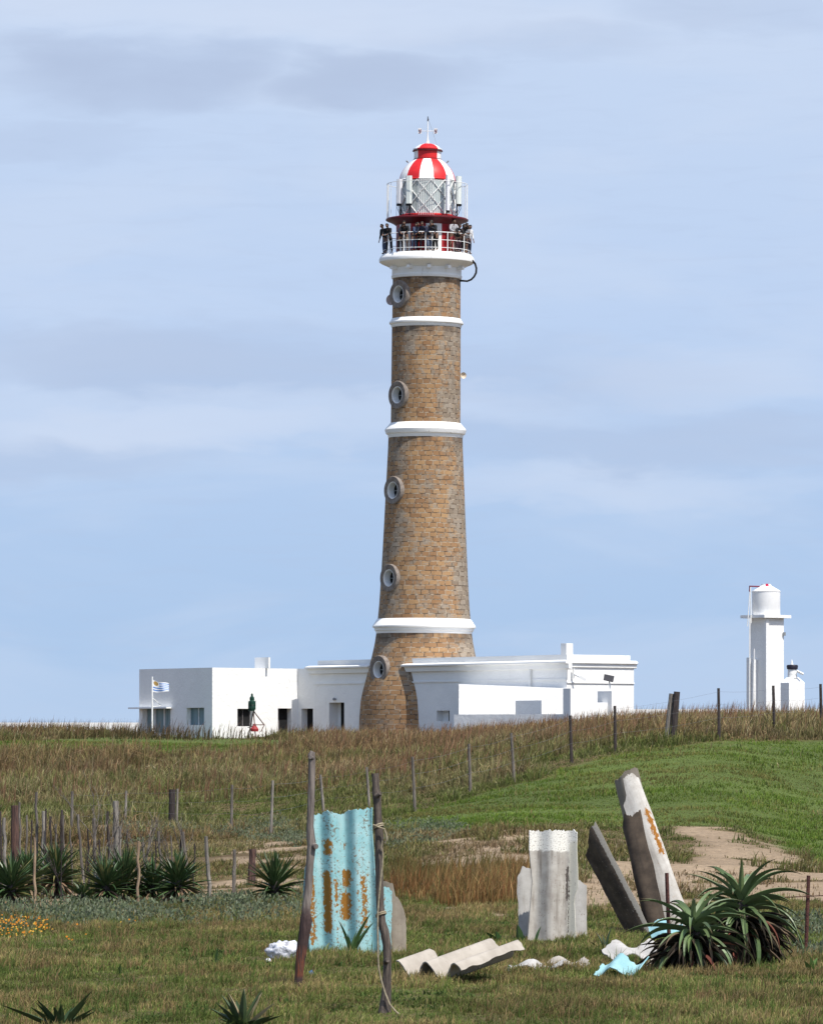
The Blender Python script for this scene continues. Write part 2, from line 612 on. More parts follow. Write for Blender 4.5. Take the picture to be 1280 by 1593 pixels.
def white_plaster(name='white_plaster_rough', bump=0.35, dirt=(0.66, 0.64, 0.60), wear=(0.62, 0.78)):
    if name in MC:
        return MC[name]
    m, t, p = new_mat(name)
    co = t.n('ShaderNodeTexCoord').outputs['Object']
    col = t.mix(t.ramp(t.noise(co, 0.8, 5, 0.6), 0.35, 0.7), (0.83, 0.825, 0.80), (0.78, 0.775, 0.755))
    st = t.noise(t.mapping(co, (3.0, 3.0, 0.5)), 2.5, 6, 0.65)
    col = t.mix(t.ramp(st, *wear), col, dirt)
    t.put(p.inputs['Base Color'], col)
    p.inputs['Roughness'].default_value = 0.9
    h = t.m('ADD', t.noise(co, 5.0, 4, 0.55, 0.6), t.m('MULTIPLY', t.noise(co, 22.0, 3), 0.4))
    b = t.n('ShaderNodeBump', {'Height': h, 'Strength': bump, 'Distance': 0.07})
    t.t.links.new(b.outputs[0], p.inputs['Normal'])
    MC[name] = m
    return m


PLASTER = white_plaster()
TRIM = white_plaster('white_trim_paint', 0.12, (0.50, 0.47, 0.42), (0.60, 0.75))
WHITE = mat('white_metal_paint', (0.80, 0.80, 0.78), (0.72, 0.72, 0.70), 0.5, 3.0, c3=(0.5, 0.42, 0.36), s3=6.0, t3=(0.66, 0.76))
RED = mat('red_gloss_paint', (0.62, 0.022, 0.022), (0.52, 0.018, 0.02), 0.45, 3.0)
DARKRED = mat('dark_red_paint', (0.12, 0.008, 0.013), (0.09, 0.007, 0.011), 0.5, 3.0)
BLACK = mat('black_rubber', (0.015, 0.015, 0.017), rough=0.6)
DGLASS = mat('dark_window_glass', (0.012, 0.014, 0.017), rough=0.15, spec=0.6)
INTERIOR = mat('dark_interior', (0.010, 0.010, 0.011), rough=0.9)


def stone_mat():
    m, t, p = new_mat('sandstone_blocks')
    uv = t.n('ShaderNodeUVMap').outputs[0]
    oc = t.n('ShaderNodeTexCoord').outputs['Object']
    w = t.n('ShaderNodeTexNoise')
    t.put(w.inputs['Vector'], uv)
    w.inputs['Scale'].default_value = 1.6
    wv = t.n('ShaderNodeVectorMath', {0: w.outputs['Color'], 1: (0.5, 0.5, 0.5)}, operation='SUBTRACT').outputs[0]
    wv = t.n('ShaderNodeVectorMath', {0: wv, 'Scale': 0.07}, operation='SCALE').outputs[0]
    uvw = t.n('ShaderNodeVectorMath', {0: uv, 1: wv}, operation='ADD').outputs[0]

    def bricks(c1, c2, mo, bias):
        b = t.n('ShaderNodeTexBrick', {'Vector': uvw, 'Color1': c1, 'Color2': c2, 'Mortar': mo, 'Scale': 1.0, 'Mortar Size': 0.020,
                                       'Mortar Smooth': 0.25, 'Bias': bias, 'Brick Width': 0.38, 'Row Height': 0.232})
        b.offset = 0.43
        b.squash = 1.35
        b.squash_frequency = 3
        return b
    mo_ = t.mix(t.ramp(t.noise(uv, 3.5, 3), 0.42, 0.58), (0.10, 0.072, 0.05), (0.40, 0.33, 0.25))
    warm = bricks((0.380, 0.236, 0.120), (0.265, 0.148, 0.074), mo_, 0.0)
    grey = bricks((0.310, 0.262, 0.210), (0.225, 0.178, 0.132), mo_, 0.1)
    brown = bricks((0.320, 0.195, 0.098), (0.255, 0.142, 0.070), mo_, 0.0)
    patch = t.noise(t.mapping(uv, (1.0, 0.55, 1)), 0.55, 6, 0.62, 0.4)
    pp = t.noise(t.mapping(uv, (1.0, 0.6, 1), (7, 3, 0)), 0.9, 5, 0.6)
    col = t.mix(t.ramp(pp, 0.46, 0.66), warm.outputs[0], brown.outputs[0])
    # the weather side (right) and the window side carry grey lichen
    u = t.n('ShaderNodeSeparateXYZ', {0: uv}).outputs[0]
    side = t.ramp(u, 0.3, 1.9, 0.0, 0.13)
    side2 = t.ramp(u, -0.4, -1.9, 0.0, 0.05)
    side = t.m('ADD', side, side2)
    wb = t.m('MULTIPLY', t.m('SUBTRACT', t.noise(t.mapping(uv, (1, 1.7, 1), (3, 8, 0)), 2.2, 4, 0.7), 0.5), 0.55)
    col = t.mix(t.ramp(t.m('ADD', t.m('ADD', patch, side), wb), 0.50, 0.64), col, grey.outputs[0])
    # dark stain below the gallery and the cornices
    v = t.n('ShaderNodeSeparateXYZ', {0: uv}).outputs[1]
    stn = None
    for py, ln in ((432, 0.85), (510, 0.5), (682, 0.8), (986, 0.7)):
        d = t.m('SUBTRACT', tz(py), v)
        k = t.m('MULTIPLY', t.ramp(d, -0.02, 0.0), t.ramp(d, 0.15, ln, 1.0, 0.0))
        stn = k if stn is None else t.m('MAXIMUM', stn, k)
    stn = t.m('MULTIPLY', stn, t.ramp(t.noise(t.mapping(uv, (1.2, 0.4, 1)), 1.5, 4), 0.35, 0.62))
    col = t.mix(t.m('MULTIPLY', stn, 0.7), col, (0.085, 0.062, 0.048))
    fine = t.noise(oc, 9.0, 6, 0.7)
    col = t.mix(1.0, col, t.mix(fine, (0.72, 0.72, 0.72), (1.22, 1.2, 1.16)), 'MULTIPLY')
    t.put(p.inputs['Base Color'], col)
    p.inputs['Roughness'].default_value = 0.95
    h = t.m('ADD', t.m('MULTIPLY', warm.outputs['Fac'], -1.0), t.m('MULTIPLY', fine, 0.5))
    b = t.n('ShaderNodeBump', {'Height': h, 'Strength': 0.75, 'Distance': 0.03})
    t.t.links.new(b.outputs[0], p.inputs['Normal'])
    return m


STONE = stone_mat()
LH = thing('lighthouse', (TC.x, DT, tz(1150)), 'tall round ochre stone lighthouse with white bands and a red and white lantern dome', 'lighthouse')
prof = [(1165, 103), (1135, 100), (1112, 99.3), (1090, 97.5), (1075, 94.5), (1060, 90.5), (1040, 85.3), (1017, 79.8), (1000, 76.3), (985, 74.2), (965, 72.2), (940, 70), (900, 67.6), (860, 65.5),
        (820, 63.6), (780, 61.8), (740, 60), (700, 58.2), (682, 57.6), (668, 54.4), (655, 54), (600, 53.8), (510, 53.4), (498, 53), (430, 52.6), (418, 52.6)]
sh = MB()
sh.lathe(TC, [(r * P, tz(y)) for y, r in prof], 96, -180, 180, uvr=2.0)
shaft = sh.build('shaft', STONE, LH, smooth=True, autosmooth=60)
WIN = [(461, 53.2), (617, 54), (765, 61.3), (901, 67.7), (1043, 86.2)]
WAZ = -52.5
cut = MB()


def wmat(py, r):
    a = R(WAZ)
    n = Vector((math.sin(a), -math.cos(a), 0))
    M = Matrix((( -n.y, 0, n.x), (n.x, 0, n.y), (0, 1, 0))).to_3x3()    # local z = outward normal
    return M, Vector((TC.x, DT, tz(py))) + n * (r * P), n


for py, r in WIN:
    M, o, n = wmat(py, r)
    cut.lathe(o, [(0.415, -0.75), (0.415, 0.4)], 28, M=M)
boolean_cut(shaft, cut)
shaft.data.polygons.foreach_set('use_smooth', [True] * len(shaft.data.polygons))
shaft.data.set_sharp_from_angle(angle=R(50))
SURR = mat('grey_brown_surround', (0.25, 0.215, 0.185), (0.17, 0.14, 0.12), 0.95, 5.0, bump=0.5)
REVEAL = mat('window_reveal_paint', (0.82, 0.815, 0.79), (0.76, 0.755, 0.73), 0.85)
for py, r in WIN:
    M, o, n = wmat(py, r)
    rg = MB()
    rg.lathe(o, [(0.42, -0.30), (0.68, -0.30), (0.68, 0.06), (0.66, 0.09), (0.445, 0.09), (0.42, 0.07), (0.42, -0.30)], 40, M=M, close=False)
    w = rg.build('window_surround', SURR, LH, smooth=True)
    rv = MB()
    rv.lathe(o, [(0.416, 0.076), (0.405, 0.082), (0.385, 0.07), (0.36, -0.45), (0.41, -0.45), (0.416, 0.076)], 36, M=M, close=False)
    a = rv.build('reveal', REVEAL, LH, smooth=True)
    a.parent = w
    pn = MB()
    pn.lathe(o, [(0.0, -0.30), (0.366, -0.30), (0.366, -0.33), (0.0, -0.33)], 30, M=M, close=False)
    a = pn.build('pane', INTERIOR, LH)
    a.parent = w
    fr = MB()
    up = Vector((0, 0, 1)); sx = M.col[0]
    fr.tube([o - n * 0.285 - up * 0.35, o - n * 0.285 + up * 0.35], 0.022, 6)
    fr.tube([o - n * 0.285 - sx * 0.35, o - n * 0.285 + sx * 0.35], 0.022, 6)
    a = fr.build('glazing_bar', mat('grey_metal', (0.25, 0.26, 0.27), rough=0.5), LH)
    a.parent = w


def ring(name, pts, m, n=96, **k):
    b = MB()
    b.lathe(TC, [(r * P, tz(y)) for y, r in pts], n)
    return b.build(name, m, LH, smooth=True, autosmooth=28, **k)


ring('cornice_band', [(512, 52), (509, 54.5), (506, 55.2), (504.5, 57.4), (502, 57.6), (500, 55.5), (496.5, 53.6), (496, 51)], TRIM)
ring('cornice_band', [(684, 56), (681, 58.2), (677, 58.8), (675.5, 61.5), (672, 62.8), (669.5, 63.4), (667, 62), (663, 58.5), (659, 55), (658.4, 53)], TRIM)
ring('cornice_band', [(988, 73), (986, 74.6), (982.5, 75.2), (981.5, 77.0), (978, 77.4), (976.8, 80.0), (974.6, 80.3), (973.6, 79.6), (964.2, 73.6), (962.6, 71)], white_plaster('white_trim_clean', 0.1, (0.6, 0.58, 0.54), (0.72, 0.85)))
ring('gallery_deck', [(435, 51), (434, 54.2), (430.5, 55.2), (428.5, 54.0), (418.5, 54.0), (417, 57), (414.5, 62), (412.5, 66.5), (411, 70.2), (408.8, 73.6), (405.5, 74.2), (402.5, 73.4), (399.5, 71), (397.3, 69), (396.6, 66.5), (396.4, 40)], TRIM)
for a in (-27, 3.0, 33, -60, 62):
    b = MB()
    n = Vector((math.sin(R(a)), -math.cos(R(a)), 0))
    M = Matrix.Rotation(R(a), 3, 'Z')
    b.box(Vector((TC.x, DT, tz(419.5))) + n * (59 * P), (0.17, 0.34, 0.15), M)
    b.build('corbel', TRIM, LH)


def pol(a, r, py, c=TC):
    return Vector((c.x + math.sin(R(a)) * r * P, DT - math.cos(R(a)) * r * P, tz(py)))


rl = MB()
for py in (367.2, 379.2, 391):
    rl.tube([pol(k * 5, 67.6, py) for k in range(72)], 0.022 if py < 370 else 0.015, 6, closed=True)
rl.build('railing_rail', WHITE, LH, smooth=True)
for k in range(12):
    b = MB()
    a = -2 + 30 * k
    b.tube([pol(a, 67.6, 397), pol(a, 67.6, 366.6)], 0.026, 7)
    b.build('railing_post', WHITE, LH, smooth=True)


def gores(name, pts, n, off, mats, seg=6):
    """n alternating painted sectors of a lathe, first centred on angle off"""
    b = MB()
    w = 360 / n
    for i in range(n):
        b.lathe(TC, [(r * P, tz(y)) for y, r in pts], seg, off + (i - 0.5) * w, off + (i + 0.5) * w, mi=i % 2)
    return b.build(name, mats, LH, smooth=True, autosmooth=30, recalc=False)


gores('watch_room', [(396.5, 48), (344, 48)], 12, -2 + 15, [WHITE, mat('shaded_red_paint', (0.33, 0.014, 0.018), (0.27, 0.012, 0.016), 0.5, 3.0)])  # room red painted darker than the dome red, for the upper plate's shade
ring('upper_gallery_plate', [(352, 48), (349, 52), (346.5, 57), (344.5, 62.5), (343.5, 64.2), (341.6, 64.2), (340.4, 62), (340, 40)], DARKRED)
ring('lantern_sill', [(341, 44.5), (336.5, 45.2), (335.5, 43)], RED)
# lantern: curtained glass drum
m, t, p = new_mat('lantern_glass')
ang = t.n('ShaderNodeUVMap').outputs[0]
sp = t.n('ShaderNodeSeparateXYZ', {0: ang})
wv = t.n('ShaderNodeTexWave', {'Vector': t.mapping(ang, (1, 0.02, 1)), 'Scale': 1.9, 'Distortion': 1.2, 'Detail': 2.0, 'Detail Scale': 1.2})
col = t.mix(t.ramp(wv.outputs['Fac'], 0.3, 0.85), (0.27, 0.33, 0.33), (0.62, 0.64, 0.62))
t.put(p.inputs['Base Color'], col)
p.inputs['Roughness'].default_value = 0.18
p.inputs['Specular IOR Level'].default_value = 0.6
b = MB()
b.lathe(TC, [(42.4 * P, tz(338)), (42.4 * P, tz(281))], 72, uvr=2.0)
b.build('lantern_glass', m, LH, smooth=True)
lb = MB()
for k in range(12):
    for s_ in (-1, 1):
        pts = []
        for i in range(13):
            f = i / 12
            pts.append(pol(k * 30 + 8 + s_ * (f - 0.5) * 62, 43.4, 336.5 - f * 54))
        lb.tube(pts, 0.024, 5)
lb.build('lantern_lattice', WHITE, LH, smooth=True)
b = MB()
for k in range(-4, 5):
    b.tube([pol(-2 + k * 3.6, 45.6, 340), pol(-2 + k * 3.6, 45.6, 282)], 0.010, 5)
b.tube([pol(-2 + k * 3.2, 45.6, 282) for k in range(-5, 6)], 0.014, 5)
b.build('access_ladder', WHITE, LH)
dome = [(283.5, 43.4), (281.6, 44.6), (280.5, 43.6), (275, 42.6), (269, 40.2), (263, 36.6), (257, 31.6), (252.5, 26.8), (249.4, 22.6), (247.8, 20.5)]
gores('dome', dome, 12, -2, [WHITE, RED])
gores('vent_drum', [(250, 21.0), (234, 21.0), (233.4, 22.6), (231.9, 22.6), (231.4, 21.4)], 4, 0, [RED, WHITE], 14)
ring('vent_rim', [(249.3, 21.2), (249.0, 21.9), (247.8, 21.9), (247.5, 21.2)], DARKRED)
ring('vent_rim', [(236, 21.2), (235.8, 23.5), (234.6, 23.5), (234.3, 21.2)], DARKRED)
gores('vent_cap', [(231.6, 20.4), (228.5, 17.8), (225.6, 13), (223.7, 7), (223.2, 0)], 4, 5, [RED, WHITE], 14)
for a in (-43, 41):
    b = MB()
    b.tube([pol(a * 2, 30, 253.5), pol(a * 2, 33, 250.3)], 0.04, 6)
    b.build('roof_hook', mat('grey_metal', (0.25, 0.26, 0.27), rough=0.5), LH)
b = MB()
b.tube([pol(0, 0, 224), pol(0, 0, 217), pol(0, 0, 210), pol(0, 0, 188)], [0.11, 0.045, 0.03, 0.022], 8)
b.build('finial_mast', WHITE, LH, smooth=True)
b = MB()
b.tube([pol(0, 0, 188.5), pol(0, 0, 181)], [0.03, 0.018], 6)
b.tube([pol(0, 0, 186), pol(90, 1.6, 185)], 0.02, 5)
b.build('wind_vane_tip', mat('dark_iron', (0.05, 0.045, 0.05), rough=0.6), LH)
for s_ in (-1, 1):
    b = MB()
    b.tube([pol(0, 0, 203.8), pol(90 * s_, 13.5, 203.8)], 0.014, 5)
    b.build('compass_arm', WHITE, LH)
    b = MB()
    c0 = pol(90 * s_, 12.3, 203.8)
    b.box(c0, (0.16, 0.02, 0.26))
    pl = b.build('compass_plate', WHITE, LH)
    b = MB()
    cc = c0 + Vector((0, -0.022, 0))
    b.tube([cc + Vector((-0.04, 0, 0.08)), cc + Vector((-0.035, 0, 0.01)), cc + Vector((0.035, 0, 0.0))], 0.018, 5)
    b.tube([cc + Vector((0.045, 0, 0.09)), cc + Vector((0.045, 0, -0.06)), cc + Vector((0, 0, -0.10)), cc + Vector((-0.045, 0, -0.085))], 0.018, 5)
    x = b.build('letter', mat('maroon_letter', (0.16, 0.02, 0.04), rough=0.5), LH)
    x.parent = pl
b = MB()
b.tube([pol(90, 1.0, 186), pol(90, 8, 206), pol(90, 15, 228)], 0.009, 4)
b.build('lightning_wire', mat('grey_metal', (0.25, 0.26, 0.27)), LH)
# upper gallery cage
cg = MB()
cg.tube([pol(k * 7.5, 62.5, 287) for k in range(48)], 0.014, 5, closed=True)
for a in list(range(-100, -58, 9)) + list(range(62, 104, 9)) + list(range(110, 250, 20)) + [-75, 82]:
    cg.tube([pol(a, 62.5, 341), pol(a, 62.5, 287)], 0.013, 5)
cg.build('cage_bars', WHITE, LH, smooth=True)
ANT = mat('antenna_plastic', (0.66, 0.70, 0.66), (0.62, 0.65, 0.62), 0.5)
ANT2 = mat('white_antenna_plastic', (0.76, 0.76, 0.78), (0.70, 0.70, 0.72), 0.5)
for x, y0, y1, w, mm in ((-43.5, 283, 321, 8.4, ANT2), (-28.8, 279, 322, 9.4, ANT), (31.8, 277.5, 332, 6.2, ANT2), (49, 277, 320, 9.4, ANT)):
    r = 56.0
    a = math.degrees(math.asin(x / r))
    M = Matrix.Rotation(R(a * 0.6), 3, 'Z')
    c0 = pol(a, r, (y0 + y1) / 2)
    b = MB()
    h = (y1 - y0) * P
    rad = 0.05
    prf = []
    for (sx_, sy_) in ((-1, -1), (1, -1), (1, 1), (-1, 1)):
        prf.append((sx_ * w * P / 2, sy_ * 0.07))
    pw, pd = w * P / 2, 0.08
    poly = [(-pw, pd), (-pw, -pd * 0.3), (-pw * 0.6, -pd), (pw * 0.6, -pd), (pw, -pd * 0.3), (pw, pd)]
    vs = [M @ Vector((px_, py_, z_)) + c0 for z_ in (-h / 2, h / 2) for px_, py_ in poly]
    n6 = len(poly)
    b.add(vs, [tuple(range(n6)), tuple(range(n6, 2 * n6))] + [(i, (i + 1) % n6, n6 + (i + 1) % n6, n6 + i) for i in range(n6)])
    an = b.build('panel_antenna', mm, LH)
    b = MB()
    back = M @ Vector((0, 0.17, 0))
    b.tube([pol(a, r, 341) + back, pol(a, r, y0 - 1) + back], 0.03, 6)
    for yy in (y0 + 7, y1 - 7):
        b.box(pol(a, r, yy) + back * 0.6, (0.09, 0.16, 0.09), M)
    b.box(c0 + Vector((0, 0.02, -h / 2 - 0.05)), (w * P * 0.8, 0.13, 0.1), M)
    x_ = b.build('bracket', BLACK, LH)
    x_.parent = an
    b = MB()
    lo = c0 + Vector((0, 0, -h / 2 - 0.05))
    for k in (-1, 0, 1):
        e = pol(a + k * 3, r - 8, 341)
        b.tube([lo + Vector((k * 0.06, 0, 0)), lo + Vector((k * 0.09, 0, -0.16)), (lo + e) / 2 + Vector((k * 0.05, 0, -0.15)), e], 0.014, 5)
    x_ = b.build('cable', BLACK, LH, smooth=True)
    x_.parent = an
b = MB()
pts = [pol(70, 72, 404)] + [Vector((TC.x + x * P, DT - 0.4, tz(y))) for x, y in ((75, 411), (77, 418), (76.5, 425), (73.5, 431), (69, 435.5), (63, 438), (57, 437.5), (51, 437.5))]
b.tube(pts, 0.05, 7)
b.build('hanging_cable', BLACK, LH, smooth=True)
for (px, py, rr, mm) in ((604, 466, 8.6, mat('pink_dish', (0.50, 0.40, 0.38), rough=0.6)), (716, 583, 5.0, mat('cream_dish', (0.6, 0.5, 0.38), rough=0.6))):
    s_ = -1 if px < 660 else 1
    b = MB()
    M = Matrix.Rotation(R(25 * s_), 3, 'Z') @ Matrix.Rotation(R(90), 3, 'X')
    c0 = Vector((at(px, py, DT).x, DT + 0.3, tz(py)))
    b.lathe(c0, [(0.0, -0.06), (rr * P * 0.6, -0.035), (rr * P, 0.03), (rr * P, 0.05), (rr * P * 0.6, -0.01), (0, -0.035)], 24, M=M, close=False)
    d_ = b.build('dish_antenna', mm, LH, smooth=True)
    b = MB()
    b.tube([c0 + Vector((0, 0.04, 0)), Vector((TC.x + s_ * 50 * P, DT + 0.35, tz(py)))], 0.035, 6)
    x_ = b.build('dish_arm', mat('grey_metal', (0.25, 0.26, 0.27)), LH)
    x_.parent = d_
LH.rotation_euler = (0, R(0.42), 0)


# ------------------------------------------------------------------ visitors on the gallery
def skin(name, verts, edges, radii, m, parent, root=0, sub=1):
    me = bpy.data.meshes.new(name)
    me.from_pydata(verts, edges, [])
    me.materials.append(m)
    ob = bpy.data.objects.new(name, me)
    COL.objects.link(ob)
    ob.parent = parent
    md = ob.modifiers.new('skin', 'SKIN')
    md.use_smooth_shade = True
    lay = me.skin_vertices[0] if me.skin_vertices else None
    for i, r in enumerate(radii):
        r = r if isinstance(r, tuple) else (r, r)
        lay.data[i].radius = r
        lay.data[i].use_root = (i == root)
    sb = ob.modifiers.new('smooth', 'SUBSURF')
    sb.levels = sub
    sb.render_levels = sub
    return ob


class Sk:
    def __init__(s):
        s.v, s.e, s.r = [], [], []

    def add(s, p, r, to=None):
        s.v.append(tuple(p)); s.r.append(r)
        i = len(s.v) - 1
        if to is not None:
            s.e.append((to, i))
        return i


def cloth(name, c):
    return mat(name, c, tuple(x * 0.7 for x in c), 0.9, 9.0)


SKINM = mat('skin', (0.20, 0.115, 0.08), (0.16, 0.09, 0.062), 0.6)
HAIRM = mat('dark_hair', (0.020, 0.014, 0.011), rough=0.6)
EYEM = mat('dark_eye', (0.02, 0.015, 0.012), rough=0.3)


def person(px, ang_r, face_deg, height, lean, nod, arms, top_m, leg_m, shorts, label, seed, hair=1.0, twist=0.0, long_hair=False):
    """stands on the gallery; px is the column of the head, ang_r the ring radius in photo pixels"""
    r_ = random.Random(seed)
    k = height / 1.76 * 0.89
    lean, nod = lean * 1.25, nod * 1.5
    cxp = 663.8
    dxp = max(-ang_r * 0.995, min(ang_r * 0.995, px - cxp))
    X_ = at(px, HY, DT).x
    Y_ = DT - math.sqrt(max(0, ang_r ** 2 - dxp ** 2)) * P * (-1 if twist else 1)
    T = thing('person', (X_, Y_, tz(396.2)), label, 'person', 'visitors on the lighthouse gallery')
    T.rotation_euler = (0, 0, R(face_deg))
    # local frame: facing -Y, up Z
    L = lean
    pel = (0, 0.10 * L, 0.95); wa = (0, -0.02 - 0.10 * L, 1.12); ch = (0, -0.02 - 0.30 * L, 1.33); nb = (0, -0.42 * L, 1.49 - 0.08 * L)
    hd0 = (0, nb[1] - 0.02 - 0.04 * nod, nb[2] + 0.09); hc = (0, nb[1] - 0.035 - 0.10 * nod, nb[2] + 0.165 - 0.03 * nod); ht = (0, hc[1] - 0.03 * nod, hc[2] + 0.075)
    sh_z, sh_y = nb[2] - 0.06, nb[1] + 0.01
    hip = [(s_ * 0.095, pel[1], 0.90) for s_ in (-1, 1)]
    st = r_.uniform(-0.04, 0.10)
    kn = [(s_ * 0.11, -0.03 + s_ * st, 0.49) for s_ in (-1, 1)]
    an = [(s_ * 0.12, 0.02 + s_ * st * 1.2, 0.085) for s_ in (-1, 1)]
    toe = [(s_ * 0.14, -0.13 + s_ * st * 1.2, 0.035) for s_ in (-1, 1)]
    arm = []
    for s_ in (-1, 1):
        so = (s_ * 0.19, sh_y, sh_z)
        if arms == 'rail':
            eb = (s_ * 0.27, sh_y - 0.13, sh_z - 0.24); wr = (s_ * 0.16, sh_y - 0.34, 1.0 + 0.06)
        elif arms == 'camera':
            eb = (s_ * 0.25, sh_y - 0.12, sh_z - 0.24); wr = (s_ * 0.07, sh_y - 0.30, sh_z - 0.06)
        elif arms == 'fold':
            eb = (s_ * 0.26, sh_y - 0.03, sh_z - 0.28); wr = (s_ * 0.04, sh_y - 0.22, sh_z - 0.26)
        else:
            eb = (s_ * 0.245, sh_y + 0.02, sh_z - 0.29); wr = (s_ * 0.25, sh_y - 0.06, sh_z - 0.54)
        arm.append((so, eb, wr))
    sc = lambda v: [(x * k, y * k, z * k) for x, y, z in v]
    b = Sk()
    p0 = b.add(pel, (0.125, 0.085)); w0_ = b.add(wa, (0.105, 0.075), p0); c0 = b.add(ch, (0.120, 0.075), w0_); n0 = b.add(nb, 0.058, c0)
    h0 = b.add(hd0, (0.066, 0.070), n0); h1 = b.add(hc, (0.078, 0.094), h0); h2 = b.add(ht, (0.060, 0.072), h1)
    b.add((0, hc[1] - 0.112, hc[2] - 0.025 - 0.02 * nod), 0.014, h1)
    for s_ in (-1, 1):
        b.add((s_ * 0.086, hc[1] + 0.012, hc[2] - 0.012), 0.018, h1)
    for i, s_ in enumerate((-1, 1)):
        a = b.add(hip[i], 0.112, p0); a = b.add(kn[i], 0.060, a); a = b.add(an[i], 0.043, a); b.add(toe[i], (0.040, 0.026), a)
        so, eb, wr = arm[i]
        a = b.add(so, 0.060, c0); a = b.add(eb, 0.043, a); a = b.add(wr, 0.028, a)
        d = (Vector(wr) - Vector(eb)).normalized()
        lat = Vector((0, 0, 1)).cross(d).normalized()
        pm = Vector(wr) + d * 0.075
        pi_ = b.add(pm, (0.036, 0.018), a)
        for q_, (off, ln) in enumerate(((-0.030, 0.070), (-0.010, 0.082), (0.010, 0.078), (0.030, 0.060))):
            f1 = pm + d * 0.035 + lat * off
            j1 = b.add(f1, 0.009, pi_)
            j2 = b.add(f1 + d * ln * 0.55 + Vector((0, 0, -0.012)), 0.0085, j1)
            b.add(f1 + d * ln * 0.85 + Vector((0, 0, -0.04)), 0.007, j2)
        t1 = b.add(Vector(wr) + d * 0.035 - lat * s_ * 0.038, 0.011, a)
        b.add(Vector(wr) + d * 0.085 - lat * s_ * 0.058, 0.009, t1)
    skin('body', sc(b.v), b.e, [tuple(x * k for x in r) if isinstance(r, tuple) else r * k for r in b.r], SKINM, T)
    # top
    b = Sk()
    hem = (0, pel[1] - 0.01, 0.90)
    q0 = b.add(hem, (0.168, 0.128)); q1 = b.add(wa, (0.150, 0.118), q0); q2 = b.add(ch, (0.190, 0.145), q1); q3 = b.add((0, nb[1] + 0.012, nb[2] + 0.005), (0.100, 0.088), q2)
    for so, eb, wr in arm:
        a = b.add(so, 0.082, q2); a = b.add(eb, 0.062, a); e_ = Vector(eb).lerp(Vector(wr), 0.93); b.add(e_, 0.045, a)
    skin('jacket', sc(b.v), b.e, [tuple(x * k for x in r) if isinstance(r, tuple) else r * k for r in b.r], top_m, T)
    b = Sk()
    q0 = b.add((0, pel[1], 1.0), (0.150, 0.115)); q1 = b.add((0, pel[1], 0.90), (0.158, 0.122), q0)
    for i in range(2):
        a = b.add((hip[i][0], hip[i][1], 0.84), 0.106, q1)
        if shorts:
            b.add((kn[i][0], kn[i][1], 0.54), 0.092, a)
        else:
            a = b.add(kn[i], 0.076, a); b.add((an[i][0], an[i][1], 0.11), 0.066, a)
    skin('shorts' if shorts else 'trousers', sc(b.v), b.e, [tuple(x * k for x in r) if isinstance(r, tuple) else r * k for r in b.r], leg_m, T)
    for i in range(2):
        b = Sk()
        a = b.add((an[i][0], an[i][1] + 0.03, 0.06), 0.052); a = b.add((an[i][0], an[i][1] - 0.06, 0.045), (0.048, 0.042), a); b.add(toe[i], (0.042, 0.034), a)
        skin('shoe', sc(b.v), b.e, [tuple(x * k for x in r) if isinstance(r, tuple) else r * k for r in b.r], r_.choice([BLACK, WHITE, cloth('grey_shoe', (0.2, 0.2, 0.21))]), T)
    # hair cap
    bm = bmesh.new()
    bmesh.ops.create_icosphere(bm, subdivisions=3, radius=1)
    ax = R(-28 * nod)
    for v in bm.verts:
        p = v.co.copy()
        if p.y < -0.35 and p.z < 0.35:
            p *= 0.80
        if p.z < -0.25:
            p *= 0.86 if not long_hair else 1.0
        if long_hair and p.z < 0 and p.y > -0.2:
            p.z *= 2.4
        n_ = 1 + 0.05 * math.sin(9 * p.x + seed) * math.sin(8 * p.z)
        q = Vector((p.x * 0.104 * hair * n_, p.y * 0.118 * hair * n_ + 0.004, p.z * 0.110 * hair * n_))
        q = Matrix.Rotation(ax, 3, 'X') @ q
        v.co = (q + Vector((hc[0], hc[1] + 0.012, hc[2] + 0.030))) * k
    me = bpy.data.meshes.new('hair')
    bm.to_mesh(me); bm.free()
    me.materials.append(HAIRM)
    me.polygons.foreach_set('use_smooth', [True] * len(me.polygons))
    o_ = bpy.data.objects.new('hair', me)
    COL.objects.link(o_); o_.parent = T
    for s_ in (-1, 1):
        b2 = MB()
        b2.lathe((0, 0, 0), [(0, -0.011), (0.009, -0.006), (0.011, 0), (0.009, 0.006), (0, 0.011)], 8)
        ev = [(Vector(v) + Vector((s_ * 0.031, hc[1] - 0.092, hc[2] + 0.004))) * k for v in b2.v]
        b2.v = ev
        e_ = b2.build('eye', EYEM, origin=(0, 0, 0), smooth=True)
        e_.parent = T
    return T


NAVY = cloth('navy_cloth', (0.018, 0.022, 0.045)); BLK = cloth('black_cloth', (0.016, 0.016, 0.018)); SLATE = cloth('slate_blue_cloth', (0.06, 0.085, 0.15)); JEANS = cloth('faded_jeans', (0.09, 0.12, 0.19))
PALEG = cloth('pale_grey_cloth', (0.42, 0.42, 0.44)); WHT = cloth('white_cloth', (0.70, 0.70, 0.70)); REDS = cloth('red_cloth', (0.35, 0.05, 0.06)); KHAKI = cloth('khaki_cloth', (0.34, 0.29, 0.23)); PLUM = cloth('plum_cloth', (0.05, 0.025, 0.035))
person(598.5, 61.5, -50, 1.66, 0.25, 0.5, 'down', BLK, JEANS, False, 'person in dark clothes with folded arms at the far left end of the gallery', 1)
person(605.5, 64.0, -30, 1.62, 0.3, 0.6, 'rail', BLK, BLK, False, 'person all in black, second from the left end of the gallery', 2)
person(630.5, 59.0, -14, 1.68, 0.35, 0.5, 'rail', BLK, KHAKI, True, 'person in a bulky black jacket and pale shorts before the left white panel', 3)
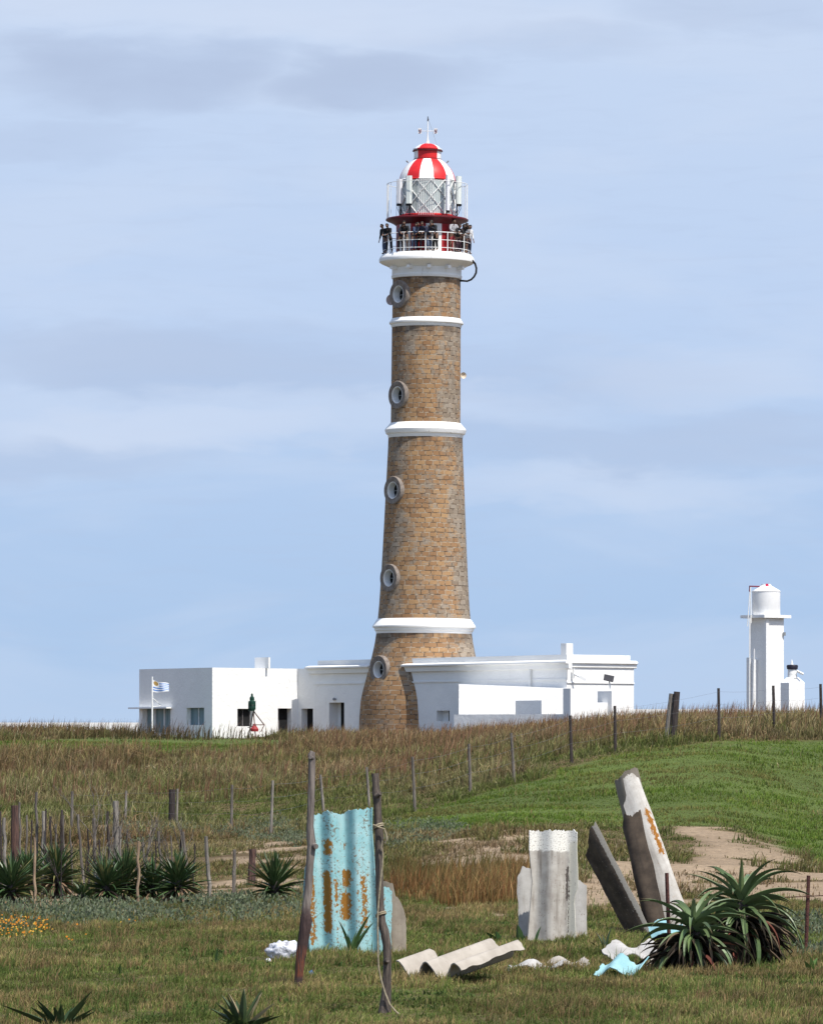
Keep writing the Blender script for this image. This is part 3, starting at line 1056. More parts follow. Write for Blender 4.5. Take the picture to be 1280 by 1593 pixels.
person(643.5, 57.5, 38, 1.60, 0.5, 0.7, 'rail', SLATE, JEANS, False, 'person in a slate blue shirt bending over the rail, turned to the right', 4)
person(658.0, 58.0, -12, 1.62, 0.45, 0.5, 'rail', NAVY, PLUM, False, 'person in navy with forearms on the rail before the red panel', 5)
person(667.0, 58.5, 20, 1.58, 0.45, 0.9, 'rail', NAVY, JEANS, False, 'person in dark navy looking down, beside the middle rail post', 6)
person(677.0, 57.5, -45, 1.70, 0.35, 0.9, 'camera', BLK, BLK, False, 'person with thick dark hair and black jacket bowing the head before the white panel', 7, 1.12)
person(651.5, 54.5, -25, 1.56, 0.4, 0.8, 'rail', BLK, BLK, False, 'person in black half hidden between the slate blue shirt and the navy one', 13, 1.05)
person(623.0, 62.0, 25, 1.55, 0.4, 0.8, 'rail', NAVY, BLK, False, 'person in navy leaning on the rail, left of the bulky black jacket', 14, 1.05)
person(711.0, 61.0, 30, 1.54, 0.4, 0.7, 'rail', BLK, PLUM, False, 'person in black leaning on the rail just right of the red shorts', 15, 1.08)
person(703.5, 56.0, 30, 1.80, 0.2, 0.3, 'rail', PALEG, REDS, True, 'tall person in a pale grey top and red shorts at the right of the gallery', 8)
person(716.0, 57.0, 60, 1.60, 0.3, 0.5, 'fold', PLUM, PLUM, False, 'person with long dark hair beside the tall one in red shorts', 9, 1.05, 0.0, True)
person(721.5, 61, 50, 1.66, 0.25, 0.4, 'fold', BLK, BLK, False, 'person in black with dark hair, third from the right end of the gallery', 10, 1.08, 0.0, True)
person(725.0, 63.5, 62, 1.56, 0.2, 0.3, 'down', PALEG, PLUM, True, 'shorter person in a pale grey shirt, second from the right end of the gallery', 11)
person(729.0, 64.0, 40, 1.60, 0.15, 0.3, 'down', WHT, NAVY, False, 'person in a white shirt and navy trousers at the far right end of the gallery', 12)


# ------------------------------------------------------------------ station buildings (rotated about 50 degrees)
TH = R(52)
U1 = Vector((math.cos(TH), -math.sin(TH)))    # along the shaded fronts: to the right and nearer
U2 = Vector((math.sin(TH), math.cos(TH)))     # along the sunny ends: to the right and farther


def hit(px, P0, d):
    """parameter along the plan line P0 + t d where it is seen at column px"""
    k = (px - 640) / F
    return (k * P0.y - P0.x) / (d.x - k * d.y)


def face(px0, px1, P0, d):
    return P0 + d * hit(px0, P0, d), P0 + d * hit(px1, P0, d)


W0 = Vector((TC.x, DT)) - U2 * (67 * P)       # a point of the main front, in front of the tower axis
cL = W0 + U1 * hit(489, W0, U1)
cR = W0 + U1 * hit(881, W0, U1)
cE = cR + U2 * hit(985.5, cR, U2)
base_z = zrow(1165, 250)


class Opening:
    pass


def opening(cutter, P0, d, n, px0, px1, py0, py1, depth=0.28):
    """cuts a recess into a wall that runs along d with outward normal n; returns its frame"""
    o = Opening()
    t0, t1 = hit(px0, P0, d), hit(px1, P0, d)
    o.a, o.b = P0 + d * t0, P0 + d * t1
    Ym = (o.a.y + o.b.y) / 2
    o.z1, o.z0 = zrow(py0, Ym), zrow(py1, Ym)
    a, b = o.a - n * depth, o.b - n * depth
    a2, b2 = o.a + n * 0.3, o.b + n * 0.3
    cutter.prism([a2, b2, b, a], o.z0, o.z1)
    o.n, o.d, o.depth = n, d, depth
    return o


def panel(name, o, parent, m, inset, f0=0.0, f1=1.0, h0=0.0, h1=1.0, th=0.04):
    b = MB()
    a = o.a + (o.b - o.a) * f0; e = o.a + (o.b - o.a) * f1
    z0 = o.z0 + (o.z1 - o.z0) * h0; z1 = o.z0 + (o.z1 - o.z0) * h1
    p_ = [a - o.n * (inset + th), e - o.n * (inset + th), e - o.n * inset, a - o.n * inset]
    b.prism(p_, z0, z1)
    return b.build(name, m, parent)


FRAME = mat('white_window_frame', (0.70, 0.70, 0.69), rough=0.5)
GREYFRAME = mat('weathered_grey_timber', (0.16, 0.15, 0.15), (0.11, 0.10, 0.10), 0.7, 8.0)
CURTAIN = mat('teal_curtain', (0.13, 0.20, 0.22), (0.24, 0.32, 0.34), 0.9, 5.0, stretch=(3, 3, 0.05))


def window(o, parent, bars=2, curtain=True):
    w = panel('window', o, parent, CURTAIN if curtain else INTERIOR, o.depth - 0.06, 0.02, 0.98, 0.02, 0.98, 0.03)
    g = []
    for f in [i / bars for i in range(bars + 1)]:
        f = min(max(f, 0.02), 0.98)
        x_ = panel('frame', o, parent, FRAME if curtain else GREYFRAME, o.depth - 0.11, f - 0.02, f + 0.02, 0.0, 1.0, 0.045)
        x_.parent = w
    return w


def cornice(P_, Q_, n, z_under, z_eave, z_top, over, par_in, name, parent, m, ends=(0.0, 0.0)):
    """projecting eave moulding plus parapet above it, along P_Q_"""
    d = (Q_ - P_).normalized()
    a, b_ = P_ - d * ends[0], Q_ + d * ends[1]
    b = MB()
    prf = [(0.0, z_under), (over * 0.45, z_under + 0.03), (over * 0.5, z_eave - 0.12), (over, z_eave - 0.08), (over, z_eave - 0.01), (over * 0.2, z_eave + 0.06), (-0.05, z_eave + 0.06), (-0.05, z_under)]
    vs = []
    for e in (a, b_):
        for (o_, z) in prf:
            q_ = e + n * o_
            vs.append((q_.x, q_.y, z))
    k = len(prf)
    b.add(vs, [tuple(range(k)), tuple(range(k, 2 * k))] + [(i, (i + 1) % k, k + (i + 1) % k, k + i) for i in range(k)])
    return b.build(name, m, parent)


# main building: front wall carries the tower
n1_, n2_ = -U2, U1
BK = U2 * 8.0
MB1 = thing('keepers_house', (cR.x, cR.y, base_z), 'long white flat roofed building wrapped round the foot of the lighthouse', 'building')
eL = zrow(1031.5, cL.y); zt = zrow(1019, cR.y); ztL = zrow(1021.5, cL.y)
e_z = zrow(1028.5, cR.y)
b = MB()
cEb = cR + U2 * (cE - cR).length
back = [cL + U2 * (cE - cR).length]
b.prism([cL, cR, cEb, back[0]], base_z, e_z)
wall = b.build('wall', PLASTER, MB1)
ct = MB()
door = opening(ct, W0, U1, -U2, 512, 535.5, 1093, 1175, 0.55)
wslit = opening(ct, W0, U1, -U2, 679, 699, 1105.5, 1122, 0.4)
doorB = opening(ct, W0, U1, -U2, 468.5, 488.8, 1102, 1175, 0.4) if False else None
boolean_cut(wall, ct)
panel('door', door, MB1, INTERIOR, 0.45, 0.30, 1.0, 0, 1.0)
panel('window', wslit, MB1, INTERIOR, 0.3, 0.55, 1.0, 0, 1)
# parapet
ptop = zrow(1018, cR.y)
b = MB()
i_ = 0.12
pf = [cL + U1 * i_ + U2 * i_, cR - U1 * i_ + U2 * i_, cEb - U1 * i_ - U2 * i_, back[0] + U1 * i_ - U2 * i_]
b.prism(pf, e_z + 0.002, ptop)
b.build('parapet', PLASTER, MB1)
Wo = W0 - U2 * 0.30
tw0, tw1 = hit(573, Wo, U1), hit(624, Wo, U1)
cornice(cL, W0 + U1 * tw0, -U2, e_z - 0.36, e_z, ptop, 0.34, 0.1, 'eave_moulding', MB1, PLASTER, (0.34, 0.0))
cornice(W0 + U1 * tw1, cR, -U2, e_z - 0.36, e_z, ptop, 0.34, 0.1, 'eave_moulding', MB1, PLASTER, (0.0, 0.34))
cornice(cR, cEb, U1, e_z - 0.30, e_z - 0.002, ptop, 0.16, 0.1, 'eave_moulding', MB1, PLASTER, (-0.002, 0.12))
# string course under the eaves
for (a_, b_, nn, hh) in ((cL, W0 + U1 * hit(566, W0, U1), -U2, 0.80), (W0 + U1 * hit(642, W0, U1), cR, -U2, 0.80), (cR, cEb, U1, 0.95)):
    b = MB()
    q_ = [a_ - nn * 0.02, b_ - nn * 0.02, b_ + nn * 0.05, a_ + nn * 0.05]
    b.prism(q_, e_z - hh - 0.07, e_z - hh)
    b.build('string_course', PLASTER, MB1)
# chimney at the near corner
b = MB()
pc = cR + U2 * 0.15 - U1 * 0.2
sw = 0.40
b.prism([pc - U1 * sw, pc, pc + U2 * sw, pc + U2 * sw - U1 * sw], e_z + 0.05, zrow(1000.5, cR.y))
b.build('chimney', PLASTER, MB1)
# downpipe on the front
pp_ = W0 + U1 * hit(826.5, W0, U1) - U2 * 0.1
b = MB()
b.tube([(pp_.x, pp_.y, zrow(1034, pp_.y)), (pp_.x, pp_.y, zrow(1072, pp_.y))], 0.06, 8)
b.build('downpipe', WHITE, MB1, smooth=True)
# floodlight on the wall corner
b = MB()
q_ = cR + U2 * 0.3 + U1 * 0.15
z_ = zrow(1048, cR.y)
b.tube([(q_.x, q_.y, zrow(1040, cR.y)), (q_.x, q_.y, zrow(1056, cR.y))], 0.05, 6)
b.tube([(q_.x, q_.y, z_), (q_.x + 0.45, q_.y - 0.2, z_ - 0.25)], 0.05, 6)
b.box((q_.x + 0.4, q_.y - 0.2, z_ - 0.22), (0.35, 0.2, 0.12), Matrix.Rotation(R(30), 3, 'Y'))
b.build('wall_floodlight', WHITE, MB1)
# small lamp over the door
b = MB()
lp = W0 + U1 * hit(522, W0, U1) - U2 * 0.08
b.lathe((lp.x, lp.y, 0), [(0.02, zrow(1089.5, lp.y)), (0.08, zrow(1089, lp.y)), (0.08, zrow(1086.5, lp.y)), (0.02, zrow(1085, lp.y))], 12)
b.build('door_lamp', mat('grey_metal', (0.25, 0.26, 0.27)), MB1, smooth=True)

# annex on the left
jN = W0 + U1 * hit(463.5, W0, U1)             # inner corner where the annex meets the front wall
aC = jN - U2 * 0
tC = hit(330.5, jN, -U2)
aC = jN - U2 * tC                              # near corner of the annex
tA = hit(217, aC, -U1)
aL = aC - U1 * tA
AX = thing('annex_house', (aC.x, aC.y, base_z), 'low white flat roofed house with dark windows, left of the lighthouse', 'building')
zA = zrow(1038.5, aC.y)
b = MB()
b.prism([aL, aC, jN, jN + U2 * 0.003 + U1 * 0, aL + (jN - aC)], base_z, zA)
b.v, b.f, b.mi = [], [], []
bk = 3.5
b.prism([aL, aC, jN - U2 * 0.0, jN + U1 * ((cL - jN).length - 0.003), cL - U1 * 0.003 + U2 * bk, aL + U2 * (tC + bk)], base_z, zA)
wa = b.build('wall', PLASTER, AX)
ct = MB()
o1 = opening(ct, aC, U1, -U2, 222, 265.5, 1102, 1140, 0.30)
o2 = opening(ct, aC, U1, -U2, 290.5, 318, 1101, 1128, 0.30)
o3 = opening(ct, aC, U2, U1, 369.5, 393, 1102.5, 1130, 0.30)
o4 = opening(ct, aC, U2, U1, 432.5, 453.5, 1102, 1170, 0.40)
o5 = opening(ct, jN, U1, -U2, 469, 487, 1102.3, 1170, 0.40)
boolean_cut(wa, ct)
window(o1, AX, 3); window(o2, AX, 2); window(o3, AX, 2, False)
panel('door', o4, AX, GREYFRAME, 0.36, 0.0, 0.42)
panel('doorway', o4, AX, INTERIOR, 0.35, 0.43, 1.0)
panel('door', o5, AX, GREYFRAME, 0.36, 0.5, 0.62)
panel('doorway', o5, AX, INTERIOR, 0.37, 0.0, 1.0)
b = MB()
s0, s1 = face(208, 272, aC - U2 * 0.0, U1)
s0, s1 = aC + U1 * hit(213, aC, U1), aC + U1 * hit(268, aC, U1)
zz = zrow(1100.6, s0.y)
b.prism([s0 - U1 * 0.25, s1, s1 - U2 * 0.35, s0 - U1 * 0.25 - U2 * 0.35], zz - 0.07, zz)
b.build('window_canopy', PLASTER, AX)
b = MB()
zc = zrow(1023, 254)
q0 = Vector((at(396.5, HY, 254).x, 254)); 
b.prism([q0, q0 + U1 * 1.15, q0 + U1 * 1.15 + U2 * 0.10, q0 + U2 * 0.10], zA + 0.002, zc)
b.build('chimney', PLASTER, AX)
# roof edge trim
for (a_, b_, nn) in ((aL, aC, -U2), (aC, jN, U1)):
    pass

# forecourt block in front of the main building
FB = thing('forecourt_block', (at(714, HY, cR.y - 2).x, cR.y - 2, base_z), 'bright white low outbuilding below the eaves, right of the lighthouse foot', 'outbuilding')
A_ = W0 + U1 * hit(701, W0, U1) + U2 * 0.4
B_ = Vector(at(713.5, HY, cR.y - 1.3)[:2])
C_ = Vector(at(879, HY, cR.y - 0.12)[:2])
b = MB()
b.prism([A_, B_, C_, cR + U2 * 0.4 - U1 * 0.1], base_z, [zrow(1064, B_.y)] * 2 + [zrow(1070.5, C_.y)] * 2)
b.build('wall', PLASTER, FB)
b = MB()
L0 = Vector(at(706, HY, cR.y - 1.7)[:2]); L1 = Vector(at(886, HY, cR.y - 6.0)[:2])
b.prism([L0, L1, L1 + Vector((0.1, 0.3)), L0 + Vector((0.1, 0.3))], base_z, [zrow(1111.5, L0.y), zrow(1111, L1.y)] * 2 if False else [zrow(1111.5, L0.y), zrow(1111, L1.y), zrow(1111, L1.y), zrow(1111.5, L0.y)])
b.build('low_wall', PLASTER, FB)


def block(px0, pxm, px1, py, Yc, name='step_block', parent=FB, py1=None):
    """a block whose near corner is at column pxm: shaded face px0..pxm, sunny face pxm..px1"""
    c0 = Vector(at(pxm, HY, Yc)[:2])
    l_ = c0 + U1 * hit(px0, c0, U1)
    r_ = c0 + U2 * hit(px1, c0, U2)
    b = MB()
    b.prism([l_, c0, r_, l_ + (r_ - c0)], base_z, zrow(py, Yc))
    return b.build(name, PLASTER, parent)


block(801.5, 842, 872, 1089.5, cR.y - 3.2)
SB = thing('stair_block', (at(905, HY, cR.y - 6).x, cR.y - 6.0, base_z), 'stepped white masonry blocks at the sunlit end of the main building', 'outbuilding')
block(875.5, 887, 902, 1071, cR.y - 6.4, 'pier', SB)
block(893, 901.5, 952, 1092.5, cR.y - 5.8, 'step_block', SB)
block(929, 951, 966, 1075, cR.y - 5.0, 'pier', SB)
# solar lamp on the pier
SP = thing('solar_panel', tuple(at(949, 1075, (cR.y - 4.7))), 'small dark tilted solar panel on top of the white stepped blocks', 'solar panel')
b = MB()
z_ = zrow(1055.5, (cR.y - 4.7))
b.tube([at(949.5, 1075.5, (cR.y - 4.7)), at(947, 1058, (cR.y - 4.7))], 0.035, 6)
b.build('stand', WHITE, SP)
b = MB()
b.box(at(946.5, 1055, cR.y - 4.8), (0.46, 0.36, 0.04), Matrix.Rotation(R(12), 3, 'Y') @ Matrix.Rotation(R(48), 3, 'X'))
b.build('panel', mat('solar_cells', (0.012, 0.013, 0.02), rough=0.3), SP)

# distant white walls that just clear the grass
b = MB()
q0, q1 = at(984, 1105, 246), at(1500, 1105, 246)
b.prism([(q0.x, 246), (q1.x, 246), (q1.x, 246.3), (q0.x, 246.3)], zrow(1130, 246), zrow(1103.2, 246))
tag(b.build('boundary_wall', PLASTER, origin=(q0.x, 246, zrow(1130, 246))), 'long low white wall behind the grass, right of the buildings', 'wall')
b = MB()
q0, q1 = at(-60, 1122, 262), at(222, 1122, 262)
b.prism([(q0.x, 262), (q1.x, 262), (q1.x, 262.3), (q0.x, 262.3)], zrow(1150, 262), zrow(1124, 262))
tag(b.build('boundary_wall', PLASTER, origin=(q0.x, 262, zrow(1150, 262))), 'low whitish wall just showing over the grass, left of the annex house', 'wall')

# ------------------------------------------------------------------ water tower and hut on the right
DW = 241.0


def wz(py):
    return zrow(py, DW)


PW = DW / F
wc = Vector(at(1191, HY, DW)[:2])
WT = thing('water_tower', (wc.x, wc.y, wz(1118)), 'slim white concrete tower carrying a round white water tank', 'water tower')
fin = Vector(at(1192, HY, DW - 1.0)[:2])
# shaft: recessed shaded and sunny faces with a corner fin between them
lf = fin + U1 * hit(1165.5, fin, U1)
rt = fin + U2 * hit(1218.5, fin, U2)
b = MB()
b.prism([lf, fin, rt, lf + (rt - fin)], wz(1125), wz(961.5))
b.build('shaft', PLASTER, WT)
b = MB()
f2 = fin + (fin - wc).normalized() * 0.03
v_ = [fin - U1 * 0.10 - U2 * 0.10, fin + U1 * 0.07 - U2 * 0.10, fin + U1 * 0.07 + U2 * 0.07, fin + U2 * 0.07 - U1 * 0.10]
b.prism(v_, wz(1125), wz(961.7))
b.build('corner_rib', PLASTER, WT)
for (x0, y0) in ((1163.5, 1023), (1170.5, 1026)):
    b = MB()
    q_ = lf + U1 * (0.02 if x0 < 1165 else 0.36)
    b.prism([q_, q_ + U1 * 0.20, q_ + U1 * 0.20 - U2 * 0.22, q_ - U2 * 0.22], wz(1125), wz(y0))
    b.build('buttress', PLASTER, WT)
b = MB()
cx_ = (lf + rt) / 2
e1 = 1.06
sl = [cx_ - U1 * e1 - U2 * e1, cx_ + U1 * e1 - U2 * e1, cx_ + U1 * e1 + U2 * e1, cx_ - U1 * e1 + U2 * e1]
cc_ = Vector((at(1190, HY, DW).x, cx_.y))
k_ = 1.18 / e1 * 0.5
hs = 0.84
sl = [cc_ + (U1 * a + U2 * c_) * hs for a, c_ in ((-1, -1), (1, -1), (1, 1), (-1, 1))]
b.prism(sl, wz(962), wz(957.3))
b.build('slab', PLASTER, WT)
tcn = (at(1190.5, HY, DW).x, cc_.y, 0)
b = MB()
b.lathe(tcn, [(21.8 * PW, wz(957.4)), (22 * PW, wz(957)), (22 * PW, wz(921.5)), (22.6 * PW, wz(920.8)), (22.4 * PW, wz(919.6)), (9, 0)][:5] + [(8.4 * PW, wz(911.5)), (7.8 * PW, wz(911.2)), (7.6 * PW, wz(909)), (0, wz(908.8))], 48)
b.build('tank', mat('white_tank_paint', (0.82, 0.82, 0.81), (0.77, 0.77, 0.76), 0.6, 1.5), WT, smooth=True, autosmooth=30)
b = MB()
b.lathe(tcn, [(21.2 * PW, wz(920.35)), (12, 0)][:1] + [(7.95 * PW, wz(910.9)), (7.75 * PW, wz(908.5))], 6, -9, 24)
b.build('red_hatch', mat('crimson_paint', (0.50, 0.02, 0.07), (0.42, 0.02, 0.06), 0.5), WT, recalc=False)
b = MB()
x0 = at(1164.5, 913, DW).x
yb = cc_.y - 0.5
for (ax, ay, bx, by, r_) in ((1164.5, 914, 1160.5, 975, 0.022), (1165, 914, 1166, 970, 0.03)):
    b.tube([(at(ax, ay, DW).x, yb, wz(ay)), (at(bx, by, DW).x, yb, wz(by))], r_, 6)
b.build('filling_pipe', WHITE, WT, smooth=True)
b = MB()
b.tube([(at(1163.8, 921, DW).x, yb, wz(921)), (at(1163.8, 913, DW).x, yb, wz(912.8)), (at(1184, 913, DW).x, cc_.y, wz(912.8))], 0.035, 6)
b.build('maroon_pipe', mat('maroon_letter', (0.16, 0.02, 0.04), rough=0.5), WT)
b = MB()
b.tube([(at(1164, 980, DW).x, yb, wz(962)), (at(1163.2, 1108, DW).x, yb - 0.2, wz(1118))], 0.03, 6)
b.tube([(at(1170, 1010, DW).x, yb - 0.5, wz(1010)), (at(1167.5, 1108, DW).x, yb - 0.5, wz(1118))], 0.025, 6)
b.build('downpipe', WHITE, WT)
b = MB()
b.box((rt.x + 0.02, rt.y - 0.05, wz(986.5)), (0.12, 0.12, 0.16))
b.build('wall_lamp', mat('grey_metal', (0.25, 0.26, 0.27)), WT)

HT = thing('lookout_hut', tuple(at(1232, 1118, 239)), 'small white hut with a dark rimmed round turret beside the water tower', 'hut')
c0 = Vector(at(1226.5, HY, 238.2)[:2])
l_ = c0 + U1 * hit(1213.5, c0, U1); r_ = c0 + U2 * hit(1251, c0, U2)
b = MB()
zb, zs, ztp = zrow(1118, 238.2), zrow(1062, 238.2), zrow(1053.5, 238.2)
cen = (l_ + r_) / 2
pl = [l_, c0, r_, l_ + (r_ - c0)]
vs = [(p_.x, p_.y, zb) for p_ in pl] + [(p_.x, p_.y, zs) for p_ in pl] + [(cen.x + (p_.x - cen.x) * 0.5, cen.y + (p_.y - cen.y) * 0.5, ztp) for p_ in pl]
b.add(vs, [(0, 1, 2, 3)] + [(i, (i + 1) % 4, 4 + (i + 1) % 4, 4 + i) for i in range(4)] + [(4 + i, 4 + (i + 1) % 4, 8 + (i + 1) % 4, 8 + i) for i in range(4)] + [(8, 9, 10, 11)])
b.build('wall', PLASTER, HT)
tn = (at(1231, HY, 239).x, cen.y, 0)
b = MB()
pz = lambda y: zrow(y, cen.y)
b.lathe(tn, [(7.2 * P, pz(1055)), (6.6 * P, pz(1041.3))], 24)
b.build('turret', PLASTER, HT, smooth=True, autosmooth=40)
b = MB()
b.lathe(tn, [(6.2 * P, pz(1041.4)), (8.0 * P, pz(1041)), (8.6 * P, pz(1036)), (7.6 * P, pz(1034.3)), (3, pz(1034))][:4] + [(0, pz(1033.9))], 28)
b.build('turret_cap', mat('dark_blue_cap', (0.018, 0.017, 0.03), rough=0.5), HT, smooth=True, autosmooth=40)
b = MB()
b.tube([(tn[0] - 0.02, tn[1], pz(1034)), (tn[0] - 0.02, tn[1], pz(1026))], [0.07, 0.015], 6)
b.build('spike', WHITE, HT)
b = MB()
b.tube([(tn[0] + 0.2, tn[1] - 0.2, pz(1044)), (tn[0] + 0.5, tn[1] - 0.2, pz(1049))], 0.06, 6)
b.build('spout', WHITE, HT)


# ------------------------------------------------------------------ flag, green beacon
FP = at(237.2, 1131, 246.5)
FL = thing('flagpole', (FP.x, FP.y, zrow(1150, 246.5)), 'white flagpole flying a small blue and white striped flag before the annex house', 'flagpole')
b = MB()
b.tube([(FP.x, FP.y, zrow(1150, 246.5)), (FP.x, FP.y, zrow(1052.5, 246.5))], [0.05, 0.035], 8)
b.build('pole', WHITE, FL, smooth=True)
b = MB()
b.tube([at(237.4, 1086, 246.5), at(251, 1097, 246.7)], 0.022, 6)
b.tube([at(237.4, 1100, 246.5), at(251, 1097.5, 246.7)], 0.015, 6)
b.build('stay', WHITE, FL)
m, t, p = new_mat('striped_flag_cloth')
uv = t.n('ShaderNodeUVMap').outputs[0]
sp = t.n('ShaderNodeSeparateXYZ', {0: uv}).outputs
stripe = t.m('GREATER_THAN', t.m('FRACT', t.m('MULTIPLY', sp[1], 4.5)), 0.5)
canton = t.m('MULTIPLY', t.m('LESS_THAN', sp[0], 0.40), t.m('GREATER_THAN', sp[1], 5 / 9))
du = t.m('DIVIDE', t.m('SUBTRACT', sp[0], 0.19), 0.15); dv = t.m('DIVIDE', t.m('SUBTRACT', sp[1], 0.78), 0.20)
rr = t.m('ADD', t.m('MULTIPLY', du, du), t.m('MULTIPLY', dv, dv))
sunm = t.m('LESS_THAN', rr, 1.0)
col = t.mix(stripe, (0.80, 0.80, 0.80), (0.06, 0.20, 0.55))
col = t.mix(canton, col, t.mix(sunm, (0.80, 0.80, 0.80), (0.42, 0.26, 0.08)))
t.put(p.inputs['Base Color'], col)
b = MB()
NX, NY = 16, 8
vs, uvs = [], []
for i in range(NX + 1):
    for j in range(NY + 1):
        u, v = i / NX, j / NY
        w_ = math.sin(u * 7 + v * 1.2) * 0.10 * u
        px = 238.2 + u * 25
        py = 1076 - v * 18.5 + u * 4.5 * (v) + math.sin(u * 5) * 1.2 + u * 2 - 1.5 * (1 - v) * u
        q_ = at(px, py, 246.5)
        vs.append((q_.x, q_.y + w_ - 0.12 * u, q_.z)); uvs.append((u, v))
b.add(vs, [(i * (NY + 1) + j, (i + 1) * (NY + 1) + j, (i + 1) * (NY + 1) + j + 1, i * (NY + 1) + j + 1) for i in range(NX) for j in range(NY)], uvs)
b.build('flag', m, FL, smooth=True, recalc=False)

BN = at(393, 1137, 243)
GREENP = mat('dark_green_paint', (0.012, 0.055, 0.035), (0.008, 0.035, 0.024), 0.45, 4.0)
BC = thing('beacon_lantern', (BN.x, BN.y, zrow(1150, 243)), 'small dark green beacon lantern on a thin tripod frame with a red base', 'beacon')
PB = 243 / F
b = MB()
bc = (at(392.2, 0, 243).x, 243.0, 0)
b.lathe(bc, [(0.3 * PB, zrow(1078.5, 243)), (1.6 * PB, zrow(1080, 243)), (1.7 * PB, zrow(1083, 243)), (3.4 * PB, zrow(1084.5, 243)), (3.8 * PB, zrow(1088, 243)), (3.3 * PB, zrow(1089.5, 243)),
             (4.8 * PB, zrow(1091, 243)), (5.2 * PB, zrow(1096, 243)), (4.7 * PB, zrow(1097.5, 243)), (5.4 * PB, zrow(1099, 243)), (5.2 * PB, zrow(1103, 243)), (4.2 * PB, zrow(1105.5, 243)), (0.2, zrow(1106, 243))], 20)
b.build('lantern_body', GREENP, BC, smooth=True, autosmooth=30)
b = MB()
for x in (-5.4, 0, 5.4):
    b.tube([(bc[0] + x * PB, 242.75 + (abs(x) / 5.4) * 0.2, zrow(1104, 243)), (bc[0] + x * PB, 242.75 + (abs(x) / 5.4) * 0.2, zrow(1090, 243))], 0.014, 5)
b.tube([(bc[0] + 5.4 * PB * math.sin(k * math.pi / 6), 243 - 5.4 * PB * math.cos(k * math.pi / 6), zrow(1097, 243)) for k in range(12)], 0.02, 5, closed=True)
b.build('guard', GREENP, BC)
b = MB()
ap = at(394.5, 1106, 243)
for (x, y, d_) in ((398, 1150, -0.1), (411.5, 1128, 0.3), (386, 1150, 0.5)):
    b.tube([ap, at(x, y, 243 + d_)], 0.03, 6)
b.tube([at(411.5, 1127.5, 243.3), at(398, 1127.5, 242.9), at(386, 1132, 243.4)], 0.022, 6)
b.tube([at(411.5, 1128, 243.3), at(406, 1138, 243.1)], 0.022, 6)
b.build('tripod_frame', mat('rusty_grey_steel', (0.17, 0.12, 0.11), (0.12, 0.07, 0.06), 0.7, 6.0), BC)
b = MB()
b.lathe((at(396, 0, 243).x, 243.0, 0), [(6 * PB, zrow(1138, 243)), (6.4 * PB, zrow(1134, 243)), (4 * PB, zrow(1130.5, 243)), (2.4 * PB, zrow(1128.5, 243)), (2.4 * PB, zrow(1126, 243)), (0.05, zrow(1126, 243))], 16)
b.build('red_base', mat('faded_red_paint', (0.33, 0.03, 0.03), (0.24, 0.03, 0.03), 0.6, 6.0), BC, smooth=True, autosmooth=35)

# ------------------------------------------------------------------ wooden posts
GREYWOOD = mat('grey_weathered_wood', (0.20, 0.175, 0.15), (0.10, 0.085, 0.072), 0.9, 9.0, bump=0.6, bscale=14, stretch=(3, 3, 0.35))
PALEWOOD = mat('pale_grey_wood', (0.30, 0.27, 0.23), (0.16, 0.14, 0.12), 0.9, 9.0, bump=0.6, bscale=14, stretch=(3, 3, 0.35))
DARKWOOD = mat('dark_old_wood', (0.065, 0.052, 0.048), (0.035, 0.028, 0.026), 0.9, 9.0, bump=0.6, bscale=14, stretch=(3, 3, 0.35))
REDWOOD = mat('reddish_wood', (0.125, 0.07, 0.055), (0.06, 0.038, 0.034), 0.9, 9.0, bump=0.6, bscale=14, stretch=(3, 3, 0.35))
TANWOOD = mat('tan_stripped_wood', (0.33, 0.235, 0.15), (0.22, 0.15, 0.10), 0.9, 9.0, bump=0.4, bscale=14, stretch=(3, 3, 0.35))


def wood(name, px, pyb, pxt, pyt, wpx, m, label, cat, group=None, wob=0.0, base=None, extra=None, taper=0.85, n=8, seed=0):
    """an upright stick or post whose foot is seen at (px, pyb) and whose top is at (pxt, pyt)"""
    r_ = random.Random(seed or int(px * 13 + pyb))
    g_ = place(px, pyb) if base is None else base
    Y = g_.y
    top = at(pxt, pyt, Y)
    h = (top - g_).length
    rad = wpx * Y / F / 2
    pts, rs = [], []
    k = 7 if wob else 4
    for i in range(k + 1):
        f = i / k
        q_ = g_.lerp(top, f) + Vector(((r_.random() - 0.5), (r_.random() - 0.5), 0)) * wob * (0 if i in (0, k) else 1)
        if i == 0:
            q_ = q_ - (top - g_).normalized() * 0.12
        pts.append(q_)
        rs.append(rad * (1 + (taper - 1) * f) * (1 + (r_.random() - 0.5) * (0.25 if wob else 0.08)))
    b = MB()
    b.tube(pts, rs, n)
    if extra:
        extra(b, pts, rs)
    return tag(b.build(name, m, origin=g_, smooth=True, autosmooth=45), label, cat, group)


